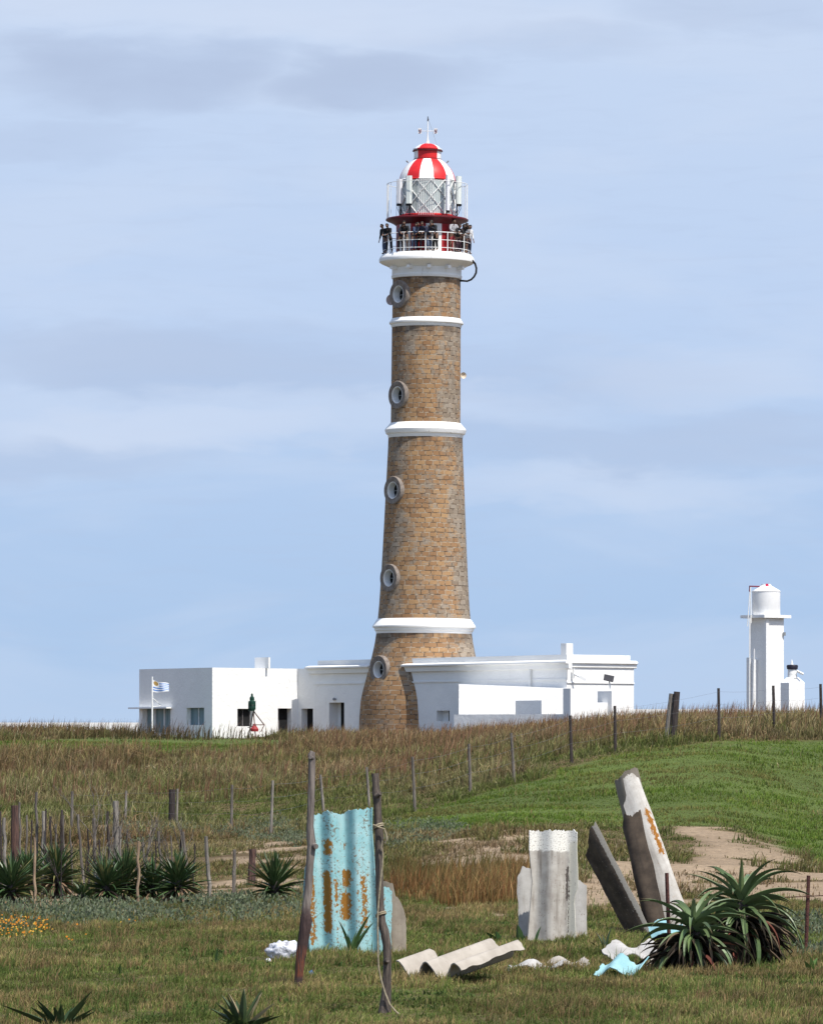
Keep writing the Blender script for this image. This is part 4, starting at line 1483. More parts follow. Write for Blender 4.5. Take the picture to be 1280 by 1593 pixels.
FG = 'posts of the far wire fence'
far_posts = []
for (px, yb, xt, yt, w, m, lb) in (
        (112, 1300, 113, 1231, 5, GREYWOOD, 'grey far fence post above the left row of dead sticks'),
        (195.5, 1283, 197, 1230, 4, PALEWOOD, 'thin pale far fence post just left of the dark double stump'),
        (360, 1298, 361.5, 1221, 4.6, GREYWOOD, 'grey far fence post, second to the left of the tall crooked log'),
        (422, 1298, 424.5, 1214, 4.6, PALEWOOD, 'pale far fence post next left of the tall crooked log'),
        (504, 1268, 498.5, 1205, 4.4, PALEWOOD, 'grey far fence post showing over the left edge of the turquoise sheet'),
        (575, 1262, 570.5, 1193, 4.2, PALEWOOD, 'pale far fence post just left of the roped post'),
        (645.5, 1262, 641.5, 1177, 5, GREYWOOD, 'grey far fence post right of the roped post, lowest on the green slope edge'),
        (732, 1235, 729, 1157, 5, GREYWOOD, 'grey far fence post on the slope, midway below the forecourt block'),
        (800, 1218, 795, 1140, 5, GREYWOOD, 'grey far fence post leaning left, right of the one below the forecourt block'),
        (889, 1188, 886.5, 1113, 5, DARKWOOD, 'dark far fence post below the stepped white blocks'),
        (957, 1172, 956, 1098, 5, DARKWOOD, 'dark far fence post below the sunny end wall of the main building'),
        (1118, 1150, 1117, 1070.5, 5, DARKWOOD, 'dark far fence post against the sky between paired posts and water tower'),
        (1204, 1138, 1202, 1066.5, 5, DARKWOOD, 'dark far fence post in front of the water tower'),
        (1277, 1131, 1275.5, 1064, 5, DARKWOOD, 'dark far fence post right of the lookout hut at the photo edge')):
    far_posts.append(wood('fence_post', px, yb, xt, yt, w, m, lb, 'fence post', FG))
wood('fence_post', 1046, 1156, 1052.5, 1076, 10, DARKWOOD, 'thick dark leaning post, right one of the touching pair on the ridge', 'fence post', 'thick paired posts on the ridge', taper=0.95)
b_ = place(1046, 1156)
wood('fence_post', 1036, 1154, 1044, 1079, 8, PALEWOOD, 'pale leaning post, left one of the touching pair on the ridge', 'fence post', 'thick paired posts on the ridge', taper=0.95, base=b_ + Vector((-10 * b_.y / F, 0.1, 0)))
wood('fence_post', 267.5, 1283, 268.5, 1228, 10, DARKWOOD, 'thick dark stump, left one of the double post on the left slope', 'fence post', 'double post on the left slope', taper=1.0)
b_ = place(267.5, 1283)
wood('fence_post', 275, 1283, 276.5, 1227, 4, PALEWOOD, 'pale thin post set against the thick dark stump', 'fence post', 'double post on the left slope', base=b_ + Vector((7.5 * b_.y / F, 0.05, 0)))
WIRE = mat('galvanised_wire', (0.22, 0.22, 0.23), rough=0.5, metal=0.6)
tops = []
for o_ in far_posts:
    me = o_.data
    zs_ = [v.co.z for v in me.vertices]
    tops.append((Vector(o_['_o']), max(zs_)))
for k, f in enumerate((0.93, 0.68, 0.42)):
    pts = []
    seq = sorted(tops, key=lambda q_: q_[0].x)
    for (o3, h), (o4, h4) in zip(seq, seq[1:]):
        a_, b2 = o3 + Vector((0, -0.05, h * f)), o4 + Vector((0, -0.05, h4 * f))
        for i in range(4):
            q_ = a_.lerp(b2, i / 4)
            pts.append(q_ - Vector((0, 0, 0.05 * math.sin(math.pi * i / 4))))
    pts.append(b2)
    b = MB()
    b.tube(pts, 0.0022, 4)
    tag(b.build('fence_wire', WIRE, origin=pts[0]), ['top', 'middle', 'bottom'][k] + ' strand of thin wire strung along the far fence posts', 'wire', 'wires of the far fence')

# the two crooked logs in the foreground
P1 = place(462, 1536)
LOGM, t, p = new_mat('crooked_log_bark')
co = t.n('ShaderNodeTexCoord').outputs['Object']
z_ = t.n('ShaderNodeSeparateXYZ', {0: co}).outputs[2]
st_ = t.mapping(co, (3, 3, 0.3))
col = t.mix(t.ramp(t.noise(st_, 10, 5), 0.35, 0.65), (0.23, 0.195, 0.17), (0.12, 0.10, 0.09))
dk = t.ramp(t.m('ADD', z_, t.m('MULTIPLY', t.noise(co, 9, 4), 0.25)), 0.82, 1.02, 1.0, 0.0)
col = t.mix(dk, col, t.mix(t.noise(co, 25, 4), (0.028, 0.02, 0.02), (0.085, 0.05, 0.045)))
rd = t.m('MULTIPLY', t.ramp(z_, 0.08, 0.13), t.ramp(z_, 0.34, 0.46, 1.0, 0.0))
col = t.mix(t.m('MULTIPLY', rd, t.ramp(t.noise(st_, 14, 4), 0.4, 0.6)), col, (0.17, 0.055, 0.028))
t.put(p.inputs['Base Color'], col)
p.inputs['Roughness'].default_value = 0.85
bp = t.n('ShaderNodeBump', {'Height': t.noise(st_, 16, 5), 'Strength': 0.7, 'Distance': 0.03})
t.t.links.new(bp.outputs[0], p.inputs['Normal'])
Y1 = P1.y
b = MB()
pth = [(461, 1546, 13), (464, 1528, 13), (466, 1508, 14), (469, 1480, 17), (474, 1450, 18), (476.5, 1432, 20), (476, 1418, 14), (480, 1380, 12.5), (482, 1345, 12.5), (485, 1315, 14), (484, 1308, 14.5), (482.5, 1285, 11.5), (484, 1250, 11.5), (485, 1210, 11), (485.5, 1183, 11), (484.5, 1174, 11.5), (487, 1169, 8)]
b.tube([at(x, y, Y1) for x, y, w in pth], [w * Y1 / F / 2 for x, y, w in pth], 12)
b.tube([at(489, 1316, Y1 - 0.03), at(492, 1317, Y1 - 0.07)], [0.035, 0.028], 8)
b.tube([at(485, 1179, Y1 - 0.02), at(483, 1178, Y1 - 0.05)], [0.03, 0.02], 8)
o_ = b.build('crooked_log', LOGM, origin=P1, smooth=True, autosmooth=60)
tag(o_, 'tall crooked grey log with dark reddish foot standing left of the turquoise sheet', 'wooden post')

P2 = place(598, 1576)
Y2 = P2.y
b = MB()
pth = [(598, 1584, 22), (599, 1566, 19), (601, 1545, 16), (602, 1515, 13.5), (602.5, 1492, 13), (602, 1470, 14), (598, 1448, 14.5), (594, 1435, 13), (591.5, 1410, 12.5), (590.5, 1380, 12.5), (589.5, 1340, 12.5), (590, 1300, 14), (588, 1278, 13), (587, 1250, 12.5), (586, 1238, 14), (584.5, 1222, 11.5), (583.5, 1203, 11.5)]
b.tube([at(x, y, Y2) for x, y, w in pth], [w * Y2 / F / 2 for x, y, w in pth], 12)
b.tube([at(600, 1496, Y2 - 0.03), at(603, 1494, Y2 - 0.09)], [0.03, 0.02], 8)
b.tube([at(586, 1238, Y2 - 0.03), at(592, 1235, Y2 - 0.07)], [0.03, 0.015], 8)
o_ = b.build('crooked_log', mat('brown_grey_bark', (0.15, 0.12, 0.10), (0.062, 0.05, 0.043), 0.9, 11.0, bump=0.7, bscale=18, stretch=(3, 3, 0.3)), origin=P2, smooth=True, autosmooth=60)
tag(o_, 'crooked brown post tied with pale rope right of the turquoise sheet', 'wooden post')
ROPE = mat('pale_hemp_rope', (0.34, 0.29, 0.20), (0.22, 0.18, 0.12), 0.9, 30.0)
b = MB()
for (yy, xx) in ((1284, 588.5), (1287, 588.7), (1421, 592.5), (1423.5, 592.7)):
    pts = []
    r_ = 7.4 * Y2 / F
    for k in range(15):
        a = R(k * 25)
        pts.append(at(xx, yy, Y2) + Vector((math.cos(a) * r_, -math.sin(a) * r_, 0.02 * math.sin(a + 1))))
    b.tube(pts, 0.009, 6)
rp = [(580, 1283), (590, 1287), (598, 1290), (600, 1296), (602, 1303), (599, 1312), (595, 1308), (593, 1318), (595.5, 1326), (595, 1345), (592.5, 1365), (590, 1390), (587.5, 1421), (587.5, 1450), (588, 1485), (589, 1505), (593, 1525), (599, 1545), (606, 1562), (616, 1574), (624, 1580)]
b.tube([at(x, y, Y2 - 0.085) for x, y in rp], 0.009, 6)
tag(b.build('rope', ROPE, origin=P2, smooth=True), 'pale rope tied round the crooked post and trailing to the grass', 'rope')

# dead sticks of the garden hedge on the left
SG = 'dead stick fence on the left'
sticks = [
    (23.5, 1312, 24.5, 1253, 15, REDWOOD, 'thick purple brown stump among the sticks at the far left'),
    (57.5, 1322, 57.5, 1232, 5, GREYWOOD, 'tall grey stick right of the thick purple brown stump'),
    (66, 1326, 68, 1262, 6, PALEWOOD, 'pale grey stick next to the tall grey one at the left'),
    (40, 1322, 42, 1268, 3.5, GREYWOOD, 'thin grey stick just right of the purple brown stump'),
    (9, 1345, 7, 1272, 6, PALEWOOD, 'pale weathered stick at the left photo edge'),
    (73, 1320, 72, 1258, 3, DARKWOOD, 'thin dark stick beside the pale stick at the left'),
    (89, 1328, 87, 1282, 3.5, GREYWOOD, 'short grey stick left of the dark forked stick'),
    (95, 1345, 97, 1260, 5, DARKWOOD, 'dark rough stick above the second spiky plant'),
    (101, 1326, 99.5, 1268, 3, GREYWOOD, 'thin grey stick touching the dark rough stick'),
    (131, 1383, 122, 1267, 4.5, GREYWOOD, 'tall thin crooked stick between two spiky plants'),
    (150, 1342, 146.5, 1273, 6, GREYWOOD, 'grey stick left of the bare twiggy shrub'),
    (156, 1344, 155, 1306, 3, DARKWOOD, 'short dark stick at the foot of the twiggy shrub'),
    (183, 1345, 180.5, 1246, 10.5, PALEWOOD, 'thick pale weathered post over the middle spiky plants'),
    (188.5, 1362, 186.5, 1285, 4, PALEWOOD, 'pale stick in front of the thick weathered post'),
    (197, 1352, 199, 1290, 3, DARKWOOD, 'thin dark twig right of the thick weathered post'),
    (228, 1352, 222, 1310, 4, GREYWOOD, 'short grey stick behind the tan stake'),
    (256.5, 1348, 247, 1293, 5, GREYWOOD, 'grey stick leaning left above the round spiky plant'),
    (279.5, 1348, 283, 1290, 3.5, DARKWOOD, 'dark thin stick leaning right above the round spiky plant'),
    (294, 1350, 285, 1294, 5, GREYWOOD, 'grey stick leaning left, crossing the dark thin one'),
    (328, 1406, 321, 1301, 6, PALEWOOD, 'long pale stick leaning left over the sand'),
    (364, 1403, 365, 1322, 6, GREYWOOD, 'grey stick upright in the sand left of the reddish log'),
    (391.5, 1380, 393, 1321, 12.5, REDWOOD, 'short thick reddish log standing in the sand'),
    (3, 1330, 1, 1262, 4, DARKWOOD, 'dark stick cut by the left photo edge'),
    (33, 1330, 31, 1248, 4, GREYWOOD, 'slender grey stick just behind the purple brown stump'),
    (49, 1340, 50, 1276, 3, DARKWOOD, 'thin dark twig left of the tall grey stick'),
    (80, 1330, 79, 1270, 4, DARKWOOD, 'dark stick between the pale stick and the dark rough stick'),
    (113, 1340, 110, 1290, 3.5, GREYWOOD, 'short thin stick below the second far fence post from the left'),
    (140, 1340, 137, 1288, 3, DARKWOOD, 'thin dark stick left of the twiggy shrub'),
    (170, 1345, 168, 1262, 4, DARKWOOD, 'dark knotty stick just left of the thick weathered post'),
    (240, 1350, 243, 1305, 3, DARKWOOD, 'thin dark twig right of the tan stake'),
    (268, 1345, 266, 1300, 3, GREYWOOD, 'thin grey twig behind the round spiky plant'),
    (300, 1352, 303, 1312, 3, DARKWOOD, 'short dark twig at the right end of the stick row'),
    (56, 1418, 54, 1303, 4.5, TANWOOD, 'thin brown stake left of the second spiky plant'),
    (215, 1412, 216, 1309, 4.5, TANWOOD, 'thin tan stake in front of the middle spiky plants')]
nearY = place(215, 1411).y
for (px, yb, xt, yt, w, m, lb) in sticks:
    base = None
    if yb < 1400 and px < 310:
        Yb = nearY + 3.5 + (1390 - yb) * 0.035      # their feet hide behind the spiky plants
        X_ = (px - 640) * Yb / F
        base = Vector((X_, Yb, gz(X_, Yb)))
        base.x = (px - 640) * Yb / F
    wood('dead_stick', px, yb, xt, yt, w, m, lb, 'stick', SG, wob=0.028 if w < 9 else 0.02, base=base)


def twiggy(px, pyb, h, spread, label, seed, m):
    r_ = random.Random(seed)
    Yb = nearY + 4
    X_ = (px - 640) * Yb / F
    g_ = Vector((X_, Yb, gz(X_, Yb)))
    b = MB()

    def grow(p0, d, ln, rad, lev):
        p1 = p0 + d * ln * 0.5 + Vector(((r_.random() - .5), (r_.random() - .5), 0)) * 0.06
        p2 = p0 + d * ln
        b.tube([p0, p1, p2], [rad, rad * 0.8, rad * 0.55], 5)
        if lev:
            for _ in range(3):
                dd = (d + Vector((r_.uniform(-1, 1), r_.uniform(-1, 1), r_.uniform(-0.1, 0.6))) * spread).normalized()
                grow(p0.lerp(p2, r_.uniform(0.35, 1)), dd, ln * r_.uniform(0.4, 0.65), rad * 0.55, lev - 1)
    for _ in range(4):
        grow(g_ - Vector((0, 0, 0.05)) + Vector((r_.uniform(-.15, .15), r_.uniform(-.1, .1), 0)), Vector((r_.uniform(-.35, .35), r_.uniform(-.3, .3), 1)).normalized(), h * r_.uniform(0.7, 1), 0.013, 2)
    return tag(b.build('dead_shrub', m, origin=g_, smooth=True), label, 'dead shrub', 'bare dead shrubs among the sticks')


twiggy(165, 1350, 1.25, 0.45, 'bare twiggy shrub left of the thick weathered post', 3, GREYWOOD)
twiggy(208, 1350, 1.1, 0.6, 'bare twiggy shrub right of the thick weathered post', 5, GREYWOOD)
twiggy(108, 1345, 1.0, 0.4, 'bare twiggy shrub above the second spiky plant', 8, DARKWOOD)
twiggy(272, 1350, 0.95, 0.4, 'bare twiggy shrub behind the round spiky plant', 12, GREYWOOD)

# rusty rods and wire on the right
RUST = mat('rusted_iron', (0.10, 0.04, 0.03), (0.055, 0.022, 0.02), 0.9, 20.0, bump=0.4, bscale=40)
wood('iron_rod', 1253, 1479, 1257, 1362, 6, RUST, 'rusty upright iron rod right of the big aloes', 'iron rod', taper=1.0)
g_ = place(1253, 1479)
wood('iron_rod', 1039.5, 1440, 1036.5, 1358, 6, RUST, 'dark iron rod rising beside the tall leaning sheet', 'iron rod', taper=1.0, base=at(1039.5, 1440, 57.5))
b = MB()
b.tube([at(1170, 1398, g_.y + 0.2), at(1215, 1396, g_.y), at(1255, 1394.5, g_.y - 0.04), at(1300, 1392, g_.y), at(1500, 1385, g_.y + 1)], 0.006, 5)
tag(b.build('fence_wire', RUST, origin=at(1255, 1394.5, g_.y)), 'single rusty wire fixed to the rusty rod right of the aloes', 'wire')

# ------------------------------------------------------------------ corrugated sheets
def sheet(name, org, w, top, bot, lam, amp, m, label, group='broken corrugated roofing sheets', yaw=0.0, lean=0.0, roll=0.0, phase=0.0, th=0.012, jag=0.012, nc=90, nr=16, bend=0.0, seed=1, edge=0.0, left=None, right=None, cat='roofing sheet'):
    """corrugated sheet: u across, v up, wave towards the viewer; top/bot: lists of (u fraction, height)"""
    M = Matrix.Rotation(R(roll), 3, 'Y') @ Matrix.Rotation(R(yaw), 3, 'Z') @ Matrix.Rotation(R(lean), 3, 'X')
    r_ = random.Random(seed)
    tu, tv = zip(*top); bu, bv = zip(*bot)
    fr, bk_, uvs = [], [], []
    jt = np.convolve([r_.uniform(-1, 1) for _ in range(nc + 5)], [0.25, 0.5, 0.25], 'same')
    jl = np.convolve([r_.uniform(-1, 1) for _ in range(nr + 5)], [0.25, 0.5, 0.25], 'same')
    for i in range(nc + 1):
        f = i / nc
        vt = np.interp(f, tu, tv) + jt[i] * jag * 1.6
        vb = np.interp(f, bu, bv) + jt[-i - 1] * jag * 0.6
        for j in range(nr + 1):
            g = j / nr
            v = vb + (vt - vb) * g
            u = (f - 0.5) * w
            if left:
                ul = np.interp(v, *zip(*left)); u = max(u, ul + jl[j] * edge)
            if right:
                ur = np.interp(v, *zip(*right)); u = min(u, ur + jl[j + 2] * edge)
            u += jl[j] * edge * (1 if f > 0.5 else -1) * (abs(f - 0.5) * 2) ** 6
            ph = 2 * math.pi * u / lam + phase
            wv_ = amp * math.cos(ph) + bend * (v * v)
            dw = -amp * 2 * math.pi / lam * math.sin(ph)
            nn = Vector((-dw, 1.0)).normalized() * (th / 2)
            fr.append(M @ Vector((u + nn.x, -(wv_ + nn.y), v)) + org)
            bk_.append(M @ Vector((u - nn.x, -(wv_ - nn.y), v)) + org)
            uvs.append((u + w / 2, v))
    n = len(fr); k = nr + 1
    fs = []
    for i in range(nc):
        for j in range(nr):
            a, b2, c_, d_ = i * k + j, (i + 1) * k + j, (i + 1) * k + j + 1, i * k + j + 1
            fs.append((a, b2, c_, d_)); fs.append((n + a, n + d_, n + c_, n + b2))
    for i in range(nc):
        a, b2 = i * k, (i + 1) * k
        fs.append((a, n + a, n + b2, b2)); fs.append((a + nr, b2 + nr, n + b2 + nr, n + a + nr))
    for j in range(nr):
        a = j
        fs.append((a, a + 1, n + a + 1, n + a)); a = nc * k + j
        fs.append((a, n + a, n + a + 1, a + 1))
    b = MB()
    b.add(fr + bk_, fs, uvs + uvs)
    o_ = b.build(name, m, origin=org, smooth=True, autosmooth=50, recalc=False)
    return tag(o_, label, cat, group)


def sheet_mat(name, base, base2, lichen_and_bands=(), speck=0.5, streak=0.4, dirtcol=(0.10, 0.085, 0.07), topwhite=None, lcol=(0.30, 0.135, 0.018), rough=0.8, speckcol=(0.13, 0.085, 0.045), sgate=(0.62, 0.70)):
    m, t, p = new_mat(name)
    uv = t.n('ShaderNodeUVMap').outputs[0]
    sp = t.n('ShaderNodeSeparateXYZ', {0: uv}).outputs
    st = t.noise(t.mapping(uv, (1, 0.10, 1)), 14, 5, 0.6)
    col = t.mix(t.ramp(t.noise(uv, 5, 5, 0.6), 0.3, 0.7), base, base2)
    col = t.mix(t.m('MULTIPLY', t.ramp(st, 0.45, 0.75), streak), col, dirtcol)
    fine = t.noise(uv, 55, 5, 0.7)
    if topwhite:
        tw = t.ramp(t.m('ADD', sp[1], t.m('MULTIPLY', t.m('SUBTRACT', t.noise(uv, 18, 4), 0.5), 0.10)), topwhite - 0.015, topwhite + 0.015)
        col = t.mix(t.m('MULTIPLY', tw, t.ramp(fine, 0.36, 0.5)), col, (0.72, 0.70, 0.64))
    # scattered dark specks, denser where the large noise is high
    sel = t.m('ADD', t.noise(uv, 34, 5, 0.65), t.m('MULTIPLY', t.m('SUBTRACT', t.noise(t.mapping(uv, (1, 0.4, 1)), 5, 3), 0.5), 0.5))
    col = t.mix(t.m('MULTIPLY', t.ramp(sel, *sgate), speck), col, speckcol)
    for (u0, uw, v0, v1, amt, *lc_) in lichen_and_bands:
        d = t.m('ABSOLUTE', t.m('DIVIDE', t.m('SUBTRACT', sp[0], u0), uw))
        k = t.ramp(d, 0.0, 1.7, 1.0, 0.0)
        k = t.m('MULTIPLY', k, t.m('MULTIPLY', t.ramp(sp[1], v0 - 0.04, v0 + 0.05), t.ramp(sp[1], v1 - 0.05, v1 + 0.04, 1.0, 0.0)))
        s_ = t.m('ADD', t.m('MULTIPLY', k, amt), t.m('MULTIPLY', t.m('SUBTRACT', t.noise(t.mapping(uv, (1, 0.55, 1)), 34, 6, 0.75), 0.5), 3.6))
        lq = lc_[0] if lc_ else lcol
        lc = t.mix(t.noise(uv, 45, 4), lq, tuple(x * (0.8 if lc_ else 0.55) for x in lq))
        col = t.mix(t.ramp(s_, 0.40, 0.62), col, lc)
    t.put(p.inputs['Base Color'], col)
    p.inputs['Roughness'].default_value = rough
    bp = t.n('ShaderNodeBump', {'Height': fine, 'Strength': 0.25, 'Distance': 0.01})
    t.t.links.new(bp.outputs[0], p.inputs['Normal'])
    return m


BLUE = sheet_mat('turquoise_paint_on_cement', (0.20, 0.41, 0.43), (0.30, 0.50, 0.515), ((0.24, 0.050, 0.30, 1.05, 1.2), (0.255, 0.06, 1.22, 1.42, 0.95), (0.45, 0.075, 0.44, 0.80, 1.0), (0.47, 0.06, 0.84, 1.06, 1.05), (0.34, 0.03, 0.6, 0.95, 0.7), (0.67, 0.05, 0.30, 1.0, 0.7), (0.05, 0.045, 0.15, 1.0, 0.72), (0.36, 0.08, 0.1, 1.2, 0.26), (0.60, 0.07, 0.2, 1.3, 0.26), (0.46, 0.03, 1.3, 1.38, 0.6)), 0.8, 0.45, (0.42, 0.50, 0.48), sgate=(0.575, 0.63))
s0 = place(535, 1485)
Ys = s0.y
sp_ = F / Ys
print('sheet depth', Ys, 'px/m', sp_)


def sh_at(pxc, pyb, Y=None):
    g_ = place(pxc, pyb)
    if Y:
        g_ = Vector(((pxc - 640) * Y / F, Y, gz((pxc - 640) * Y / F, Y)))
    g_.z -= 0.04
    return g_


hB = (1484 - 1262) / sp_ + 0.06
sheet('corrugated_sheet', sh_at(537, 1485), 112 / sp_, [(0, hB - .03), (0.22, hB - .04), (0.30, hB + .005), (0.36, hB - 0.02), (0.42, hB - 0.045), (0.50, hB - 0.04), (0.6, hB + 0.0), (0.95, hB + 0.02), (1, hB - 0.02)],
      [(0, 0), (1, 0)], 38 / sp_, 0.055, BLUE, 'large upright turquoise corrugated sheet with orange lichen between the crooked logs', lean=-4, roll=-1.5, phase=2.6, edge=0.012, seed=4,
      left=[(0, -56 / sp_), (0.3, -58 / sp_), (0.95, -50 / sp_), (1.5, -47 / sp_)], right=[(0, 58 / sp_), (0.6, 55 / sp_), (1.1, 51 / sp_), (1.5, 48 / sp_)])
o2_ = sh_at(474, 1440, Ys + 0.35)
sheet('corrugated_sheet', o2_, 16 / sp_, [(0, 1.05), (0.4, 1.28), (1, 1.30)], [(0, 0.10), (1, 0.0)], 40 / sp_, 0.03, BLUE, 'narrow turquoise sheet strip behind the crooked log, left of the large one', lean=-4, roll=3.5, phase=1.0, edge=0.008, nc=20, seed=6)
o2_ = sh_at(596, 1478, Ys + 0.35)
sheet('corrugated_sheet', o2_, 24 / sp_, [(0, 0.83), (0.7, 0.84), (1, 0.78)], [(0, 0), (1, 0)], 34 / sp_, 0.03, BLUE, 'narrow turquoise sheet strip right of the roped post', lean=-4, roll=1, phase=0.6, edge=0.015, nc=24, seed=8)
GREYS = sheet_mat('grey_brown_cement', (0.30, 0.26, 0.205), (0.22, 0.185, 0.145), (), 0.4, 0.5)
o2_ = sh_at(613, 1474, Ys + 0.6)
sheet('corrugated_sheet', o2_, 38 / sp_, [(0, 0.90), (0.45, 0.86), (0.55, 0.72), (0.8, 0.62), (1, 0.45)], [(0, 0), (1, 0)], 60 / sp_, 0.03, GREYS, 'grey brown broken sheet behind the roped post, beside the turquoise strip', lean=-3, phase=0.2, edge=0.008, nc=30, seed=9)

WHITES = sheet_mat('pale_weathered_cement', (0.46, 0.435, 0.39), (0.33, 0.30, 0.265), ((0.585, 0.055, -0.3, 1.3, 2.6, (0.66, 0.63, 0.53)), (0.50, 0.022, 0.55, 1.0, 0.95), (0.53, 0.010, -0.2, 0.9, 0.6)), 0.5, 0.95, (0.17, 0.145, 0.12), topwhite=1.18, lcol=(0.12, 0.10, 0.085))
sw = place(860, 1464); Yw = sw.y; pw_ = F / Yw
sheet('corrugated_sheet', sh_at(857, 1465), 78 / pw_, [(0, 176 / pw_), (0.5, 177 / pw_), (0.9, 179 / pw_), (1, 172 / pw_)], [(0, 0), (1, 0)], 46 / pw_, 0.05, WHITES, 'upright pale grey corrugated sheet with flaky white top edge', lean=-4, roll=1.5, phase=0.3, edge=0.012, seed=11,
      left=[(0, -37 / pw_), (0.8, -32 / pw_), (1.2, -38 / pw_)], right=[(0, 40 / pw_), (0.6, 33 / pw_), (0.75, 40 / pw_), (1.2, 36 / pw_)])
WHITE2 = sheet_mat('whitewashed_cement', (0.47, 0.455, 0.43), (0.36, 0.345, 0.32), (), 0.7, 0.55, (0.25, 0.22, 0.19))
o2_ = sh_at(824, 1462, Yw + 0.3)
sheet('corrugated_sheet', o2_, 34 / pw_, [(0, 104 / pw_), (0.25, 121 / pw_), (0.6, 118 / pw_), (1, 118 / pw_)], [(0, 0), (1, 0)], 46 / pw_, 0.03, WHITE2, 'narrow whitish sheet showing at the left side of the pale grey sheet', lean=-3, roll=-1.5, phase=2.0, edge=0.01, nc=30, seed=12)
o2_ = sh_at(896, 1464, Yw + 0.35)
sheet('corrugated_sheet', o2_, 32 / pw_, [(0, 106 / pw_), (0.5, 103 / pw_), (0.75, 94 / pw_), (1, 90 / pw_)], [(0, 0), (1, 0)], 60 / pw_, 0.02, WHITE2, 'narrow whitish sheet with a bolt hole at the right side of the pale grey sheet', lean=-3, roll=0.5, phase=0.5, edge=0.006, nc=30, seed=13)

DARKS = sheet_mat('dark_brown_cement', (0.135, 0.10, 0.072), (0.06, 0.045, 0.034), (), 0.6, 0.6, (0.045, 0.038, 0.032))  # dark brown base with darker streaks and specks
PALES = sheet_mat('chalky_cement', (0.60, 0.575, 0.53), (0.46, 0.43, 0.385), ((0.26, 0.04, 1.1, 1.75, 0.9),), 0.5, 0.55, (0.22, 0.19, 0.165), lcol=(0.38, 0.15, 0.015))
# leaning dark plank-like sheet
d0 = place(985, 1452); Yd = d0.y; pd_ = F / Yd
PLANK = sheet_mat('dark_cement_with_pale_edge', (0.105, 0.08, 0.06), (0.045, 0.034, 0.027), ((0.425, 0.035, -0.5, 3.0, 3.0),), 0.6, 0.6, (0.045, 0.038, 0.032), lcol=(0.42, 0.39, 0.34))  # pale band along the right edge, set in the colour
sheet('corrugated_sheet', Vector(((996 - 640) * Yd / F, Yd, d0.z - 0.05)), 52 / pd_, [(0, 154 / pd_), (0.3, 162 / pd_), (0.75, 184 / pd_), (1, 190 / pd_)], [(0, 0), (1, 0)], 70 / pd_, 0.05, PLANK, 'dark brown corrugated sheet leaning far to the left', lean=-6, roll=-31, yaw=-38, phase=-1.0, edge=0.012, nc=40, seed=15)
# the tall leaning pair
l0 = sh_at(1036, 1452, Yd + 0.3); pl_ = F / (Yd + 0.3)
sheet('corrugated_sheet', Vector(((1062 - 640) * (Yd + .3) / F, Yd + 0.3, l0.z)), 37 / pl_, [(0, 222 / pl_), (0.25, 234 / pl_), (0.35, 262 / pl_), (0.75, 266 / pl_), (1, 255 / pl_)], [(0, 0), (1, 0)], 74 / pl_, 0.05, PALES, 'tallest leaning corrugated sheet, white with an orange lichen edge', lean=-8, roll=-18, yaw=12, phase=-0.6, edge=0.010, nc=60, seed=16)
sheet('corrugated_sheet', Vector(((1032 - 640) * (Yd + .8) / F, Yd + 0.8, l0.z)), 44 / pl_, [(0, 252 / pl_), (0.4, 256 / pl_), (0.55, 262 / pl_), (1, 264 / pl_)], [(0, 0), (1, 0)], 90 / pl_, 0.06, GREYS, 'grey brown sheet behind the tallest white leaning one, its torn corner showing', lean=-8, roll=-17.5, yaw=-34, phase=0.3, edge=0.012, nc=40, seed=17)
sheet('corrugated_sheet', Vector(((1024 - 640) * (Yd) / F, Yd - 0.02, l0.z)), 34 / pl_, [(0, 178 / pl_), (0.3, 196 / pl_), (0.6, 190 / pl_), (1, 197 / pl_)], [(0, 0), (1, 0)], 74 / pl_, 0.06, DARKS, 'dark narrow sheet leaning against the left side of the tallest one', lean=-8, roll=-18, yaw=-42, phase=0.8, edge=0.014, nc=40, seed=18)

# fallen sheets
BEIGE = sheet_mat('beige_cement', (0.41, 0.37, 0.315), (0.31, 0.275, 0.23), (), 0.45, 0.5, (0.28, 0.245, 0.205))
f0 = place(668, 1528); pf_ = F / f0.y
sheet('corrugated_sheet', Vector((f0.x, f0.y, f0.z + 0.11)), 0.98, [(0, 0.50), (0.22, 0.55), (0.3, 0.95), (0.7, 1.05), (1, 0.95)], [(0, 0), (1, 0)], 0.44, 0.105, BEIGE, 'beige corrugated sheet lying wavy on the grass', lean=-77, yaw=-46, phase=0.6, edge=0.015, nc=90, th=0.014, seed=21)


def fragment(px, py, w, ln, m, label, yaw, lean, lam=0.3, amp=0.06, phase=0.0, seed=1, dz=0.03):
    g_ = place(px, py)
    g_.z += dz
    return sheet('corrugated_sheet', g_, w, [(0, ln * 0.8), (0.4, ln), (0.7, ln * 0.85), (1, ln)], [(0, 0.03), (0.5, 0), (1, 0.05)], lam, amp, m, label, lean=lean, yaw=yaw, phase=phase, edge=0.02, nc=50, jag=0.02, seed=seed)


